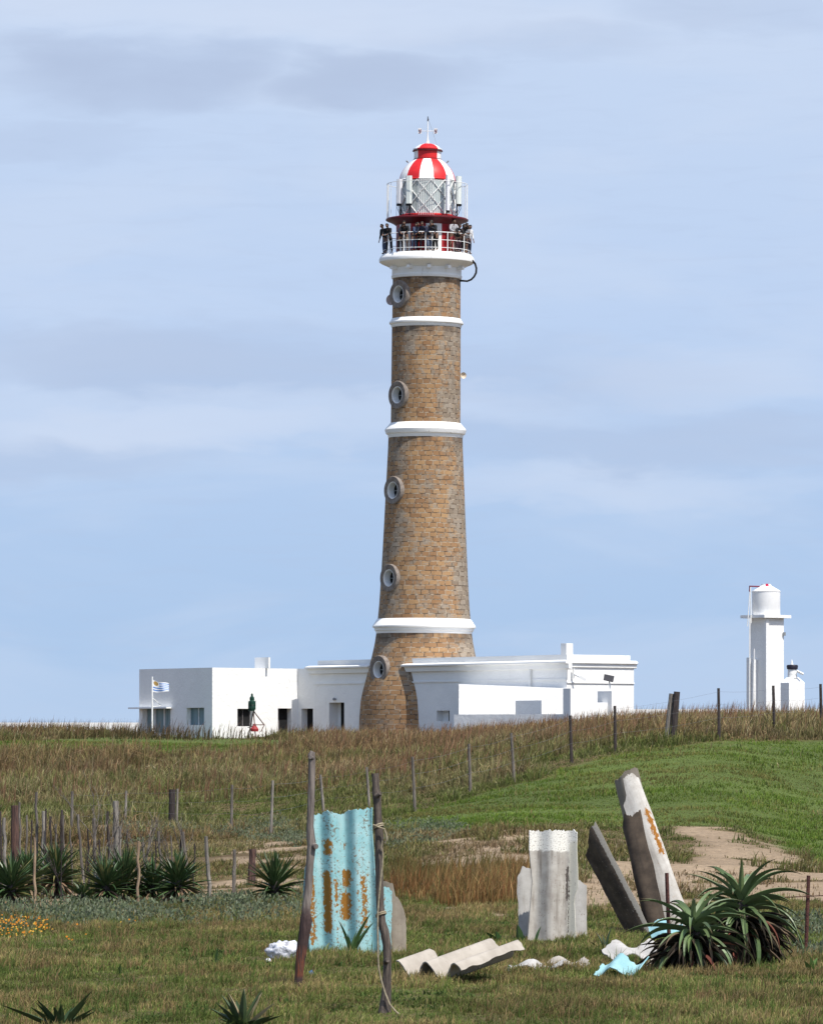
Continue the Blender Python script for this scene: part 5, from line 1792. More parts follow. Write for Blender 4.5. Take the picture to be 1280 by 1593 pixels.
fragment(828, 1512, 0.62, 0.34, WHITE2, 'small white wavy sheet fragment right of the beige fallen sheet', -12, -80, 0.40, 0.035, 1.2, 23)
fragment(882, 1508, 0.55, 0.40, BEIGE, 'small whitish wavy fragment just left of the turquoise fragment', 10, -80, 0.34, 0.035, 0.4, 25)
BLUE2 = sheet_mat('clean_turquoise_cement', (0.20, 0.38, 0.41), (0.28, 0.46, 0.48), (), 0.4, 0.15, (0.45, 0.6, 0.6))
fragment(956, 1521, 0.54, 0.36, BLUE2, 'turquoise wavy sheet fragment lying on the grass', -24, -66, 0.37, 0.06, 0.6, 27, 0.05)
fragment(1000, 1496, 0.7, 0.5, WHITE2, 'whitish broken sheet piece half hidden at the foot of the leaning sheets', 25, -72, 0.44, 0.05, 2.0, 29, 0.04)
fragment(1030, 1506, 0.5, 0.4, BEIGE, 'pale broken sheet piece under the leaves of the front aloe', -30, -74, 0.4, 0.04, 0.0, 31, 0.04)
fragment(1042, 1470, 0.45, 0.34, BLUE2, 'pale turquoise chip between the leaning sheets and the front aloe', 10, -60, 0.4, 0.05, 0.9, 33, 0.10)


def rock(name, px, py, wpx, hpx, m, label, cat, seed, squash=0.7, crease=0.12):
    g_ = place(px, py)
    s_ = g_.y / F
    bm = bmesh.new()
    bmesh.ops.create_icosphere(bm, subdivisions=4, radius=1)
    for v in bm.verts:
        d = v.co.normalized()
        n_ = float(fbm(np.array([d.x * 1.4 + seed + d.z]), np.array([d.y * 1.4 + d.z * 1.7]), 0.8, seed, 3)[0]) - 0.5
        n2_ = abs(float(fbm(np.array([d.x * 2 + d.z * 1.3 + seed * 3]), np.array([d.y * 2 - d.z]), 0.6, seed + 5, 4)[0]) - 0.5)
        k = 1 + n_ * 0.5 - n2_ * crease * 8 * 0.3
        v.co = Vector((d.x * wpx * s_ / 2 * k, d.y * wpx * s_ / 2 * squash * k, max(-0.03, (d.z * 0.62 + 0.38)) * hpx * s_ * k))
    me = bpy.data.meshes.new(name)
    bm.to_mesh(me); bm.free()
    me.materials.append(m)
    me.polygons.foreach_set('use_smooth', [True] * len(me.polygons))
    o_ = bpy.data.objects.new(name, me)
    o_.location = g_
    COL.objects.link(o_)
    return tag(o_, label, cat)


BAGM = mat('crumpled_white_plastic', (0.66, 0.67, 0.71), (0.50, 0.51, 0.56), 0.45, 9.0, bump=1.0, bscale=9, c3=(0.28, 0.28, 0.31), s3=11, t3=(0.60, 0.68))
rock('plastic_sack', 440, 1493, 52, 31, BAGM, 'crumpled white plastic sack on the grass left of the crooked log', 'sack', 3, crease=0.3)
rock('plastic_scrap', 484, 1520, 9, 10, mat('dull_blue_plastic', (0.06, 0.12, 0.22), rough=0.5), 'tiny dull blue plastic scrap at the foot of the crooked log', 'litter', 9, crease=0.3)
rock('stone', 417, 1497, 10, 6, BAGM, 'tiny white crumb left of the crumpled white sack', 'stone', 7)


# ------------------------------------------------------------------ spiky and fleshy plants
class LB:
    """collects leaves as closed tapered blades with their own colours"""
    def __init__(s):
        s.v, s.f, s.c = [], [], []

    def leaf(s, base, az, el, ln, w, droop, c0, c1, segs=9, keel=0.25, th=0.12, belly=0.25, twist=0.0, curl=0.0, tipc=None):
        """az, el: start direction in degrees; droop: total bend downwards in degrees along the leaf"""
        o = len(s.v)
        p_ = Vector(base)
        side = Vector((math.cos(R(az)), math.sin(R(az)), 0))          # horizontal heading
        lat0 = Vector((-math.sin(R(az)), math.cos(R(az)), 0))
        for i in range(segs + 1):
            f = i / segs
            e = R(el - droop * f ** 1.35)
            d = side * math.cos(e) + Vector((0, 0, 1)) * math.sin(e)
            up = -side * math.sin(e) + Vector((0, 0, 1)) * math.cos(e)
            lat = (lat0 * math.cos(R(twist * f)) + up * math.sin(R(twist * f)))
            ww = w * (min(1, (0.62 + f / belly * 0.38)) if f < belly else max(0.02, 1 - ((f - belly) / (1 - belly)) ** 1.6)) / 2
            s.v += [p_ - lat * ww + up * ww * keel * 1.2, p_ + up * ww * -0.1, p_ + lat * ww + up * ww * keel * 1.2, p_ - up * (ww * 0.4 + th * ww)]
            cc = [c0[k] + (c1[k] - c0[k]) * f for k in range(3)]
            if tipc and f > 0.8:
                g = (f - 0.8) / 0.2
                cc = [cc[k] + (tipc[k] - cc[k]) * g for k in range(3)]
            s.c += [cc, [x * 1.06 for x in cc], cc, [x * 0.9 for x in cc]]
            p_ = p_ + d * (ln / segs) + lat0 * curl * ln / segs * f
        for i in range(segs):
            a = o + i * 4
            for k in range(4):
                s.f.append((a + k, a + (k + 1) % 4, a + 4 + (k + 1) % 4, a + 4 + k))
        s.f.append((o, o + 3, o + 2, o + 1))
        a = o + segs * 4
        s.f.append((a, a + 1, a + 2, a + 3))

    def build(s, name, m, parent=None, origin=None, smooth=False):
        o3 = Vector(parent['_o']) if parent is not None else Vector(origin)
        me = bpy.data.meshes.new(name)
        me.from_pydata([tuple(Vector(v) - o3) for v in s.v], [], s.f)
        a = me.attributes.new('col', 'FLOAT_COLOR', 'POINT')
        cc = np.ones((len(s.v), 4), np.float32)
        cc[:, :3] = np.array(s.c)
        a.data.foreach_set('color', cc.ravel())
        me.materials.append(m)
        ob = bpy.data.objects.new(name, me)
        COL.objects.link(ob)
        if parent is not None:
            ob.parent = parent
        else:
            ob.location = o3
        ob['_o'] = tuple(o3)
        return ob


LEAFM = attr_mat('waxy_leaf', 0.42, spec=0.35)
DRYM = attr_mat('dry_leaf', 0.9, spec=0.1)


def jit(c, r_, a=0.25):
    k = 1 + (r_.random() - 0.5) * 2 * a
    return tuple(x * k * (1 + (r_.random() - 0.5) * 0.12) for x in c)


def yucca(px, pyb, radpx, hpx, label, seed, dead=18, n=120, group='spiky yucca clumps', Y=None, tilt=0.0):
    r_ = random.Random(seed)
    g_ = place(px, pyb)
    if Y:
        X_ = (px - 640) / F * Y
        g_ = Vector((X_, Y, gz(X_, Y)))
    sc = g_.y / F
    rad, h = radpx * sc * 1.28, hpx * sc * 1.22
    T = thing('yucca_plant', tuple(g_), label, 'yucca', group)
    lv = LB()
    heads = [Vector((0, 0, h * 0.42))]
    for k in range(n):
        f = (k + 0.5) / n
        az = k * 137.5 + r_.uniform(-12, 12)
        el = 84 - 104 * f ** (0.85 + 0.25 * ((seed % 3) - 1)) + r_.uniform(-13, 13)
        ln = rad * r_.uniform(0.66, 1.14) * (0.78 + 0.3 * math.sin(math.pi * min(1, f * 1.15)))
        c0 = jit((0.055, 0.085, 0.032), r_); c1 = jit((0.030, 0.066, 0.020), r_, 0.35)
        if r_.random() < 0.10:
            c1 = jit((0.20, 0.17, 0.06), r_)
        lv.leaf(g_ + heads[0] + Vector((r_.uniform(-.03, .03), r_.uniform(-.03, .03), -f * h * 0.22)), az, el, ln, 0.046 * r_.uniform(0.7, 1.2), (r_.uniform(2, 22) if r_.random() > 0.12 else r_.uniform(50, 120)) * (0.4 + f), c0, c1, 6, 0.35, 0.1, 0.35, r_.uniform(-20, 20))
    lv.build('leaf_rosette', LEAFM, T)
    if dead:
        dd = LB()
        for k in range(dead):
            az = k * 137.5 + r_.uniform(-20, 20)
            dd.leaf(g_ + Vector((0, 0, h * 0.30 - r_.random() * h * 0.15)), az, r_.uniform(-30, 5), rad * r_.uniform(0.6, 0.95), 0.045, r_.uniform(30, 60), jit((0.16, 0.105, 0.065), r_), jit((0.24, 0.17, 0.11), r_, 0.4), 6, 0.5, 0.1, 0.3)
        dd.build('dead_leaves', DRYM, T)
    b = MB()
    b.tube([g_ - Vector((0, 0, 0.1)), g_ + Vector((0, 0, h * 0.3)), g_ + Vector((0, 0, h * 0.45))], [0.09, 0.08, 0.05], 8)
    b.build('stem', DARKWOOD, T, smooth=True)
    return T


yucca(18, 1413, 46, 80, 'spiky yucca at the left photo edge', 1, 10, 142)
yucca(45, 1398, 40, 88, 'spiky yucca between the edge one and the one above the bare sand', 11, 8, 112, Y=nearY + 2.2)
yucca(88, 1398, 44, 84, 'spiky yucca with drooping dead leaves above the bare sand patch', 2, 34, 142)
yucca(128, 1410, 24, 40, 'small spiky yucca low in front at the left end of the middle clump', 3, 8, 67)
yucca(165, 1408, 42, 72, 'spiky yucca with yellowing leaves left of the tan stake', 4, 12, 127)
yucca(195, 1404, 44, 84, 'spiky yucca just behind the tan stake', 5, 8, 127, Y=nearY + 1.6)
yucca(238, 1406, 40, 66, 'dark spiky yucca just right of the tan stake', 6, 20, 120)
yucca(277, 1409, 43, 84, 'round spiky yucca with a skirt of dead leaves, rightmost of the stick fence row', 7, 44, 165)
yucca(428, 1405, 46, 62, 'dark spiky yucca beside the turquoise sheet, near the reddish log', 8, 6, 135)


def aloe(center_px, pyb, Y, label, seed, n, lnpx, hpx, skirt):
    r_ = random.Random(seed)
    X_ = (center_px - 640) / F * Y
    g_ = Vector((X_, Y, gz(X_, Y)))
    sc = Y / F
    h = hpx * sc
    T = thing('aloe_plant', tuple(g_), label, 'aloe', 'big aloes on the right')
    lv = LB()
    top = g_ + Vector((0, 0, h))
    for k in range(n):
        f = (k + 0.5) / n
        az = k * 137.5 + r_.uniform(-14, 14)
        el = 66 - 84 * f ** 0.8 + r_.uniform(-12, 12)
        ln = lnpx * sc * r_.uniform(0.75, 1.3) * (0.80 + 0.34 * f)
        c0 = jit((0.125, 0.175, 0.075), r_, 0.25); c1 = jit((0.075, 0.115, 0.045), r_, 0.35)
        lv.leaf(top - Vector((0, 0, f * h * 0.35)), az, el, ln, 0.074 * r_.uniform(0.7, 1.2), r_.uniform(60, 165) * (0.55 + 0.55 * f), c0, c1, 14, 0.55, 0.25, 0.16, r_.uniform(-25, 25), r_.uniform(-0.25, 0.25), tipc=(0.13, 0.08, 0.04))
    lv.build('leaf_rosette', LEAFM, T)
    dd = LB()
    for k in range(skirt):
        az = r_.uniform(0, 360)
        z0 = h * r_.uniform(0.30, 0.72)
        rr = r_.uniform(0.04, 0.16)
        dk = r_.random()
        c_ = (0.030, 0.024, 0.018) if dk < 0.7 else ((0.10, 0.075, 0.05) if dk < 0.93 else (0.15, 0.055, 0.04))
        dd.leaf(g_ + Vector((math.cos(R(az)) * rr, math.sin(R(az)) * rr, z0)), az, r_.uniform(-55, 25), r_.uniform(0.5, 1.0) * lnpx * sc * 0.85, 0.07 * r_.uniform(0.5, 1.1), r_.uniform(45, 85), jit(c_, r_, 0.3), jit(c_, r_, 0.5), 9, 0.7, 0.15, 0.2, r_.uniform(-60, 60), r_.uniform(-0.3, 0.3))
    dd.build('dead_leaves', DRYM, T)
    b = MB()
    b.tube([g_ - Vector((0, 0, 0.1)), g_ + Vector((0, 0, h * 0.5)), top], [0.15, 0.13, 0.07], 10)
    b.build('stem', DARKWOOD, T, smooth=True)
    return T


ya = place(1085, 1512).y
aloe(1078, 1512, ya, 'front one of the two big aloes, nearer with broad bright green arching leaves', 21, 58, 100, 74, 220)
aloe(1152, 1505, ya + 1.3, 'rear right one of the two big aloes, taller with long dark arching leaves', 22, 66, 112, 104, 260)


def sprout(px, pyb, leaves, label, seed, wide=0.06, c=(0.045, 0.09, 0.028), name='leafy_sprout', group='leafy sprouts in the lawn'):
    """leaves: list of (tip px, tip py, width factor)"""
    r_ = random.Random(seed)
    g_ = place(px, pyb)
    s_ = g_.y / F
    lv = LB()
    for (tx, ty, wf) in leaves:
        dx, dz = (tx - px) * s_, (pyb - ty) * s_
        dy = r_.uniform(-0.12, 0.12)
        hor = math.hypot(dx, dy)
        ln = math.hypot(hor, dz) * 1.06
        az = math.degrees(math.atan2(dy, dx))
        el = math.degrees(math.atan2(dz, max(hor, 1e-3)))
        lv.leaf(g_ - Vector((0, 0, 0.03)), az, el + 9, ln, wide * wf, 20, jit(c, r_, 0.2), jit(tuple(x * 0.8 for x in c), r_, 0.2), 8, 0.4, 0.1, 0.4, 0)
    return tag(lv.build(name, LEAFM, origin=g_), label, 'plant', group)


sprout(546, 1486, [(526, 1431, 1.0), (578, 1420, 1.2), (582, 1434, 1.3), (540, 1450, 0.7), (556, 1446, 0.8)], 'leafy sprout with broad dark leaves in front of the turquoise sheet', 1, 0.06)
sprout(503, 1488, [(513, 1464, 1.0), (506, 1470, 0.6)], 'single broad leaf at the foot of the turquoise sheet', 2, 0.07)
sprout(775, 1466, [(755, 1448, 1.3), (771, 1446, 1.2)], 'small pair of broad leaves on the lawn left of the pale sheet', 3, 0.075)
sprout(808, 1468, [(804, 1436, 1.4), (812, 1454, 0.7)], 'broad leaf sprout at the left foot of the pale sheet', 4, 0.075)
sprout(832, 1468, [(842, 1439, 1.0), (834, 1452, 0.6)], 'thin dark leaf sprout in front of the pale sheet', 5, 0.06)
sprout(942, 1480, [(926, 1448, 0.8), (936, 1452, 0.8), (952, 1440, 0.8), (915, 1462, 0.8), (948, 1460, 0.7)], 'dark spiky sprout right of the pale sheet', 6, 0.05, (0.03, 0.05, 0.02))
sprout(337, 1500, [(341, 1470, 0.9), (327, 1489, 0.7), (344, 1485, 0.6)], 'leafy sprout on the open lawn left of the white sack', 7, 0.05)
sprout(187, 1516, [(188, 1496, 0.9), (183, 1500, 0.7)], 'small green tuft sprout in the middle of the left lawn', 8, 0.04)
sprout(86, 1522, [(72, 1508, 0.8), (98, 1506, 0.8), (88, 1512, 0.6)], 'small spreading sprout low on the left lawn', 9, 0.04)
sprout(1248, 1484, [(1208, 1426, 1.6), (1213, 1474, 1.2), (1240, 1462, 1.5)], 'broad leafed plant at the foot of the rusty rod', 10, 0.09, (0.05, 0.095, 0.03))
sprout(1262, 1515, [(1250, 1492, 1.6), (1272, 1488, 1.6), (1282, 1500, 1.4), (1258, 1484, 1.2)], 'bright green leafy plant right of the aloes in the corner of the lawn', 11, 0.07, (0.09, 0.15, 0.03))


def frontspike(px, pyb, tips, label, seed, dry=()):
    r_ = random.Random(seed)
    Y = 47.2
    X_ = (px - 640) / F * Y
    g_ = Vector((X_, Y, gz(X_, Y)))
    T = thing('agave_plant', tuple(g_), label, 'agave', 'agaves at the bottom edge')
    lv, dd = LB(), LB()
    gpy = HY - (g_.z - CZ) * F / Y
    for k, (tx, ty) in enumerate(tips):
        s_ = Y / F
        dx, dz = (tx - px) * s_, (gpy - ty) * s_
        dy = r_.uniform(-0.15, 0.15)
        hor = math.hypot(dx, dy)
        dry_ = k in dry
        (dd if dry_ else lv).leaf(g_, math.degrees(math.atan2(dy, dx)), math.degrees(math.atan2(dz, max(hor, 1e-3))) + 3, math.hypot(hor, dz) * 1.02, 0.075, 8,
                                  (0.25, 0.20, 0.12) if dry_ else jit((0.045, 0.07, 0.028), r_), (0.33, 0.28, 0.18) if dry_ else jit((0.03, 0.055, 0.02), r_), 7, 0.4, 0.12, 0.4)
    for k in range(16):
        lv.leaf(g_, k * 137.5, r_.uniform(10, 60), r_.uniform(0.25, 0.4), 0.07, 10, jit((0.045, 0.07, 0.028), r_), jit((0.03, 0.055, 0.02), r_), 6, 0.4, 0.12, 0.4)
    lv.build('leaf_rosette', LEAFM, T)
    if dry:
        dd.build('dead_leaves', DRYM, T)


frontspike(95, 1640, [(4, 1563), (50, 1566), (22, 1572), (145, 1541), (118, 1566), (112, 1568), (134, 1560), (148, 1574), (92, 1580)], 'dark spiky agave cut by the bottom edge, nearer the left corner', 1)
frontspike(378, 1640, [(326, 1570), (336, 1560), (352, 1548), (356, 1546), (380, 1538), (380, 1540), (407, 1541), (408, 1545), (428, 1560), (394, 1570), (366, 1572)], 'spiky agave with dry pale tips cut by the bottom edge, left of the crooked log', 2, (3, 5, 7, 8))


# ------------------------------------------------------------------ grasses and ground cover
def blades(name, X, Y, h, w, base, tip, lean, label=None, cat=None, m=None, sink=0.02, mid=0.5, seed=0, zoff=0.0):
    g = np.random.default_rng(seed + 100)
    n = len(X)
    Z = ground(X, Y) - sink + zoff
    yaw = g.uniform(0, 2 * np.pi, n)
    la = g.uniform(0, 2 * np.pi, n)
    lm = np.abs(g.normal(0, 1, n)) * lean * h
    lx, ly = np.cos(la) * lm + 0.10 * h, np.sin(la) * lm
    sx, sy = np.cos(yaw) * w / 2, np.sin(yaw) * w / 2
    V = np.empty((n, 5, 3))
    V[:, 0] = np.stack([X - sx, Y - sy, Z], -1)
    V[:, 1] = np.stack([X + sx, Y + sy, Z], -1)
    mz = Z + h * 0.58
    V[:, 2] = np.stack([X + lx * 0.33 - sx * 0.8, Y + ly * 0.33 - sy * 0.8, mz], -1)
    V[:, 3] = np.stack([X + lx * 0.33 + sx * 0.8, Y + ly * 0.33 + sy * 0.8, mz], -1)
    tz_ = Z + np.maximum(h * 0.35, np.sqrt(np.maximum(h * h - lm * lm * 0.8, 0.01 * h * h)))
    V[:, 4] = np.stack([X + lx, Y + ly, tz_], -1)
    C = np.empty((n, 5, 3))
    C[:, 0] = C[:, 1] = base
    C[:, 2] = C[:, 3] = base * (1 - mid) + tip * mid
    C[:, 4] = tip
    o = (np.arange(n) * 5)[:, None]
    loops = (o + np.array([0, 1, 3, 2, 2, 3, 4])).ravel()
    starts = (np.arange(n) * 7)[:, None] + np.array([0, 4])
    ob = np_mesh(name, V.reshape(-1, 3), loops, starts.ravel(), None, m or GRASSM, C.reshape(-1, 3))
    return tag(ob, label, cat, kind='stuff')


GRASSM = attr_mat('grass_blade', 0.7, trans=0.25, spec=0.12)


def scatter(n, y0, y1, pw=1.0, hw=0.10, seed=0):
    g = np.random.default_rng(seed)
    t_ = g.random(n)
    # density per square metre falls as 1/Y^pw; width grows with Y
    e = 2 - pw
    Y = (t_ * (y1 ** e - y0 ** e) + y0 ** e) ** (1 / e)
    X = g.uniform(-hw, hw, n) * Y
    return X, Y


def col_mix(a, b, f):
    f = np.clip(f, 0, 1)[:, None]
    return np.array(a) * (1 - f) + np.array(b) * f


def jitter(c, n, a, seed):
    g = np.random.default_rng(seed)
    return c * (1 + (g.random((n, 1)) - 0.5) * 2 * a) * (1 + (g.random((n, 3)) - 0.5) * 0.16)


# --- foreground lawn
X, Y = scatter(900000, 45.5, 84, 1.35, 0.14, 1)
sd_ = sandzone(X, Y)
keep = ~(sd_ & (rng.random(len(X)) < 0.97))
keep &= ~((Y > 79) & (rng.random(len(X)) < (Y - 79) / 5))
X, Y = X[keep], Y[keep]
n = len(X)
cl = fbm(X, Y, 1.1, 201, 3); cl2 = fbm(X, Y, 4.0, 202, 3); cl3 = fbm(X, Y, 0.35, 203, 2)
dry = smooth01(cl * 0.55 + cl2 * 0.45 + (rng.random(n) - 0.5) * 0.30, 0.47, 0.66)
h = (0.035 + 0.09 * smooth01(cl3 * 0.5 + cl * 0.5, 0.38, 0.72)) * (0.5 + rng.random(n) * 1.0)
base = col_mix((0.080, 0.104, 0.026), (0.138, 0.104, 0.042), dry)
tip = col_mix((0.155, 0.200, 0.046), (0.300, 0.225, 0.098), dry)
straw = rng.random(n) < 0.09
tip[straw] = (0.36, 0.27, 0.14)
mo = (0.72 + 0.56 * smooth01(fbm(X, Y, 0.8, 204, 3), 0.34, 0.66))[:, None]
base, tip = jitter(base * mo, n, 0.3, 1), jitter(tip * mo, n, 0.42, 2)
blades('lawn_grass', X, Y, h, 0.0055 + 0.000085 * Y * (0.6 + rng.random(n) * 0.6), base, tip, 0.55, 'short mixed green and straw coloured lawn in the foreground', 'grass', seed=1)
# longer tufts
X, Y = scatter(2600, 46, 80, 1.2, 0.112, 5)
keep = (fbm(X, Y, 1.6, 207, 2) > 0.50) & ~sandzone(X, Y)
X, Y = X[keep], Y[keep]
k_ = 16
n0 = len(X)
X = np.repeat(X, k_) + rng.normal(0, 0.05, n0 * k_); Y = np.repeat(Y, k_) + rng.normal(0, 0.05, n0 * k_)
n = len(X)
f_ = np.repeat(rng.random(n0), k_)
h = np.repeat(rng.uniform(0.12, 0.24, n0), k_) * rng.uniform(0.6, 1.1, n)
base = jitter(col_mix((0.06, 0.085, 0.02), (0.13, 0.09, 0.04), (f_ > 0.62) * 1.0), n, 0.25, 5)
tip = jitter(col_mix((0.12, 0.17, 0.04), (0.30, 0.21, 0.10), (f_ > 0.62) * 1.0), n, 0.3, 6)
blades('grass_tufts', X, Y, h, np.full(n, 0.008), base, tip, 0.5, 'longer green and dry tufts standing out of the foreground lawn', 'grass', seed=2)

X, Y = scatter(900, 46, 80, 1.2, 0.112, 81)
wz_ = (fbm(X, Y, 2.6, 481, 2) > 0.56) & ~sandzone(X, Y)
X, Y = X[wz_], Y[wz_]
k_ = 26
n0 = len(X)
X = np.repeat(X, k_) + rng.normal(0, 0.075, n0 * k_); Y = np.repeat(Y, k_) + rng.normal(0, 0.075, n0 * k_)
n = len(X)
g0 = np.repeat(rng.random(n0), k_)
base = jitter(col_mix((0.035, 0.055, 0.016), (0.06, 0.085, 0.022), g0), n, 0.25, 81)
tip = jitter(col_mix((0.055, 0.095, 0.024), (0.12, 0.165, 0.040), g0), n, 0.3, 82)
blades('broadleaf_weeds', X, Y, rng.uniform(0.05, 0.12, n), rng.uniform(0.014, 0.030, n), base, tip, 0.9, 'low dark green broad leaved weeds scattered through the foreground lawn', 'weeds', mid=0.6, seed=12)

# --- vivid green slope
X, Y = scatter(590000, 84, 215, 1.0, 0.112, 11)
keep = zone(GREEN, X, Y, 0.8, 2) & ~sandzone(X, Y)
X, Y = X[keep], Y[keep]
n = len(X)
cl = fbm(X, Y, 2.2, 301, 4); cl3 = fbm(X, Y, 0.9, 303, 3)
dk = smooth01(cl3 * 0.3 + cl * 0.3 + 0.4 * fbm(X * 0.6 + Y * 0.25, Y * 0.5 - X * 0.3, 2.6, 305, 3) + (rng.random(n) - 0.5) * 0.12, 0.40, 0.60)
dry = smooth01(fbm(X, Y, 6.0, 302, 3) + (rng.random(n) - 0.5) * 0.2, 0.50, 0.68)
h = (0.035 + 0.075 * smooth01(cl3, 0.35, 0.7)) * (0.6 + rng.random(n) * 0.8)
base = col_mix((0.075, 0.115, 0.020), (0.12, 0.11, 0.036), dry)
tip = col_mix((0.135, 0.205, 0.030), (0.210, 0.190, 0.060), dry)
tip = tip * (0.58 + 0.66 * dk[:, None])
yl = rng.random(n) < 0.10
tip[yl] = np.array((0.24, 0.25, 0.06))
base, tip = jitter(base, n, 0.3, 11), jitter(tip, n, 0.3, 12)
blades('meadow_grass', X, Y, h, 0.009 + 0.00010 * Y * rng.uniform(0.6, 1.2, n), base, tip, 0.6, 'short vivid green grass on the slope at the right and along the left ridge', 'grass', seed=3)

# --- tall dry hill grass
X, Y = scatter(860000, 80, 248, 1.15, 0.112, 21)
gr = zone(GREEN, X, Y, 0.8, 2); sn = sandzone(X, Y)
r0 = rng.random(len(X))
U = 640 + F * X / Y
reedz = zone(REED, X, Y, 0.2, 3)
edge = smooth01(fbm(X, Y, 1.7, 404, 3), 0.36, 0.56)
keep = (~gr | (r0 < 0.035)) & (~sn | (r0 < np.where(U > 900, 0.08, np.where(U > 480, 0.75, 0.55)) * edge)) & ~reedz
# stay out of the buildings
bx = (X - W0.x) * U2.x + (Y - W0.y) * U2.y
keep &= ~((bx > -0.6) & (Y > 238) & (X > -14) & (X < 12))
X, Y, r0 = X[keep], Y[keep], r0[keep]
gr = zone(GREEN, X, Y, 0.8, 2); sn = sandzone(X, Y)
n = len(X)
U = 640 + F * X / Y
big = fbm(X, Y, 9.0, 401, 3); cl = fbm(X, Y, 2.4, 402, 3); cl3 = fbm(X, Y, 0.8, 403, 3)
mid_ = fbm(X, Y, 5.0, 409, 3)
redness = smooth01(big * 0.6 + cl * 0.4 + (rng.random(n) - 0.5) * 0.25 + smooth01(Y, 185, 215) * 0.10, 0.42, 0.60)
greenn = smooth01(cl3 * 0.35 + mid_ * 0.65 + (rng.random(n) - 0.5) * 0.25, 0.36, 0.54) * (1 - redness * 0.5)
greenn = np.maximum(greenn, 0.8 * smooth01(-np.abs(U - 700) / 400 - np.abs(Y - 128) / 30 + rng.random(n) * 0.5, -0.5, 0.3))
zs, zr, zo = (zone(q_, X, Y, 1.6, i_ + 20).astype(float) for i_, q_ in enumerate((STRAW, REDDISH, OLIVE)))
redness = np.clip(redness * (1 - 0.7 * zo) + 0.6 * zr * rng.random(n), 0, 1)
greenn = np.clip(greenn * (1 - 0.6 * zr) + 0.75 * zo * rng.random(n), 0, 1)
straw = smooth01(0.16 * zs - 0.06 * zr + fbm(X, Y, 3.4, 410, 3) + (rng.random(n) - 0.5) * 0.35, 0.50, 0.66)
tuft = smooth01(fbm(X, Y, 0.7, 411, 2), 0.40, 0.60)
h = (0.09 + 0.36 * smooth01(cl * 0.5 + cl3 * 0.5, 0.40, 0.66)) * (0.5 + rng.random(n) * 0.8) * (0.75 + 0.5 * tuft)
h *= (1 + np.where(U < 480, 1.1, 0.15) * zr * smooth01(fbm(X, Y, 1.3, 415, 2), 0.35, 0.55) - 0.35 * zo)
h *= np.where((U < 480) & (Y < 118), 0.6, 1.0)
h *= np.where(Y < 118, 0.55, 1.0) * (1 - 0.5 * gr) * (1 - 0.5 * sn)
h = h + smooth01(Y, 205, 228) * 0.14 * rng.random(n) * smooth01(fbm(X, Y, 1.6, 412, 2), 0.35, 0.6)
base = col_mix((0.120, 0.112, 0.042), (0.130, 0.088, 0.045), redness)
tip = col_mix((0.255, 0.218, 0.096), (0.290, 0.175, 0.090), redness)
g3 = greenn[:, None]; s3_ = straw[:, None] * (0.35 + 0.65 * rng.random((n, 1)))
tip = tip * (1 - g3) + np.array((0.145, 0.170, 0.044)) * g3
base = base * (1 - g3) + np.array((0.078, 0.100, 0.026)) * g3
tip = tip * (1 - 0.75 * s3_) + np.array((0.42, 0.335, 0.19)) * 0.75 * s3_
tip = tip * (0.62 + 0.62 * tuft[:, None])
sn3 = sn[:, None]
tip = np.where(sn3, tip * 0.3 + np.array((0.26, 0.19, 0.11)) * 0.7, tip); base = np.where(sn3, np.array((0.17, 0.12, 0.07)), base)
ps = rng.random(n) < 0.05
tip[ps] = np.array((0.46, 0.385, 0.24))
base, tip = jitter(base, n, 0.3, 21), jitter(tip, n, 0.45, 22)
blades('hill_grass', X, Y, h, 0.010 + 0.00013 * Y * rng.uniform(0.5, 1.2, n), base, tip, 0.62, 'tall reddish brown and olive dry grass covering the hillside', 'grass', mid=0.35, seed=4)

# --- taller seed stalks along the ridge
X, Y = scatter(16000, 150, 236, 0.4, 0.112, 31)
keep = (fbm(X, Y, 2.2, 421, 2) > 0.47) & ~zone(GREEN, X, Y, 0.8, 2)
bx = (X - W0.x) * U2.x + (Y - W0.y) * U2.y
keep &= ~((bx > -0.8) & (Y > 238))
X, Y = X[keep], Y[keep]
n = len(X)
h = rng.uniform(0.5, 0.95, n)
base = jitter(np.tile((0.10, 0.07, 0.035), (n, 1)), n, 0.3, 31); tip = jitter(np.tile((0.22, 0.12, 0.07), (n, 1)), n, 0.4, 32)
blades('seed_stalks', X, Y, h, 0.022 * rng.uniform(0.7, 1.3, n), base, tip, 0.22, 'brown seed stalks sticking up along the grassy ridge', 'grass', mid=0.8, seed=5)

X, Y = scatter(26000, 195, 246, 0.2, 0.112, 71)
U = 640 + F * X / Y
keep = (U < 500) & (rng.random(len(X)) < smooth01(fbm(X, Y, 2.0, 471, 2), 0.34, 0.56)) & (Y > 219) & (Y < 236) & (rng.random(len(X)) < smooth01(500 - U, 0, 140))
X, Y = X[keep], Y[keep]
n = len(X)
h = rng.uniform(0.45, 1.0, n) * (0.6 + 0.6 * fbm(X, Y, 1.2, 472, 2))
base = jitter(np.tile((0.045, 0.045, 0.018), (n, 1)), n, 0.3, 71); tip = jitter(np.tile((0.16, 0.085, 0.05), (n, 1)), n, 0.45, 72)
blades('ridge_grass', X, Y, h, 0.03 * rng.uniform(0.6, 1.3, n), base, tip, 0.25, 'tall dark reddish grass fringe on the ridge before the annex house', 'grass', mid=0.35, seed=8)

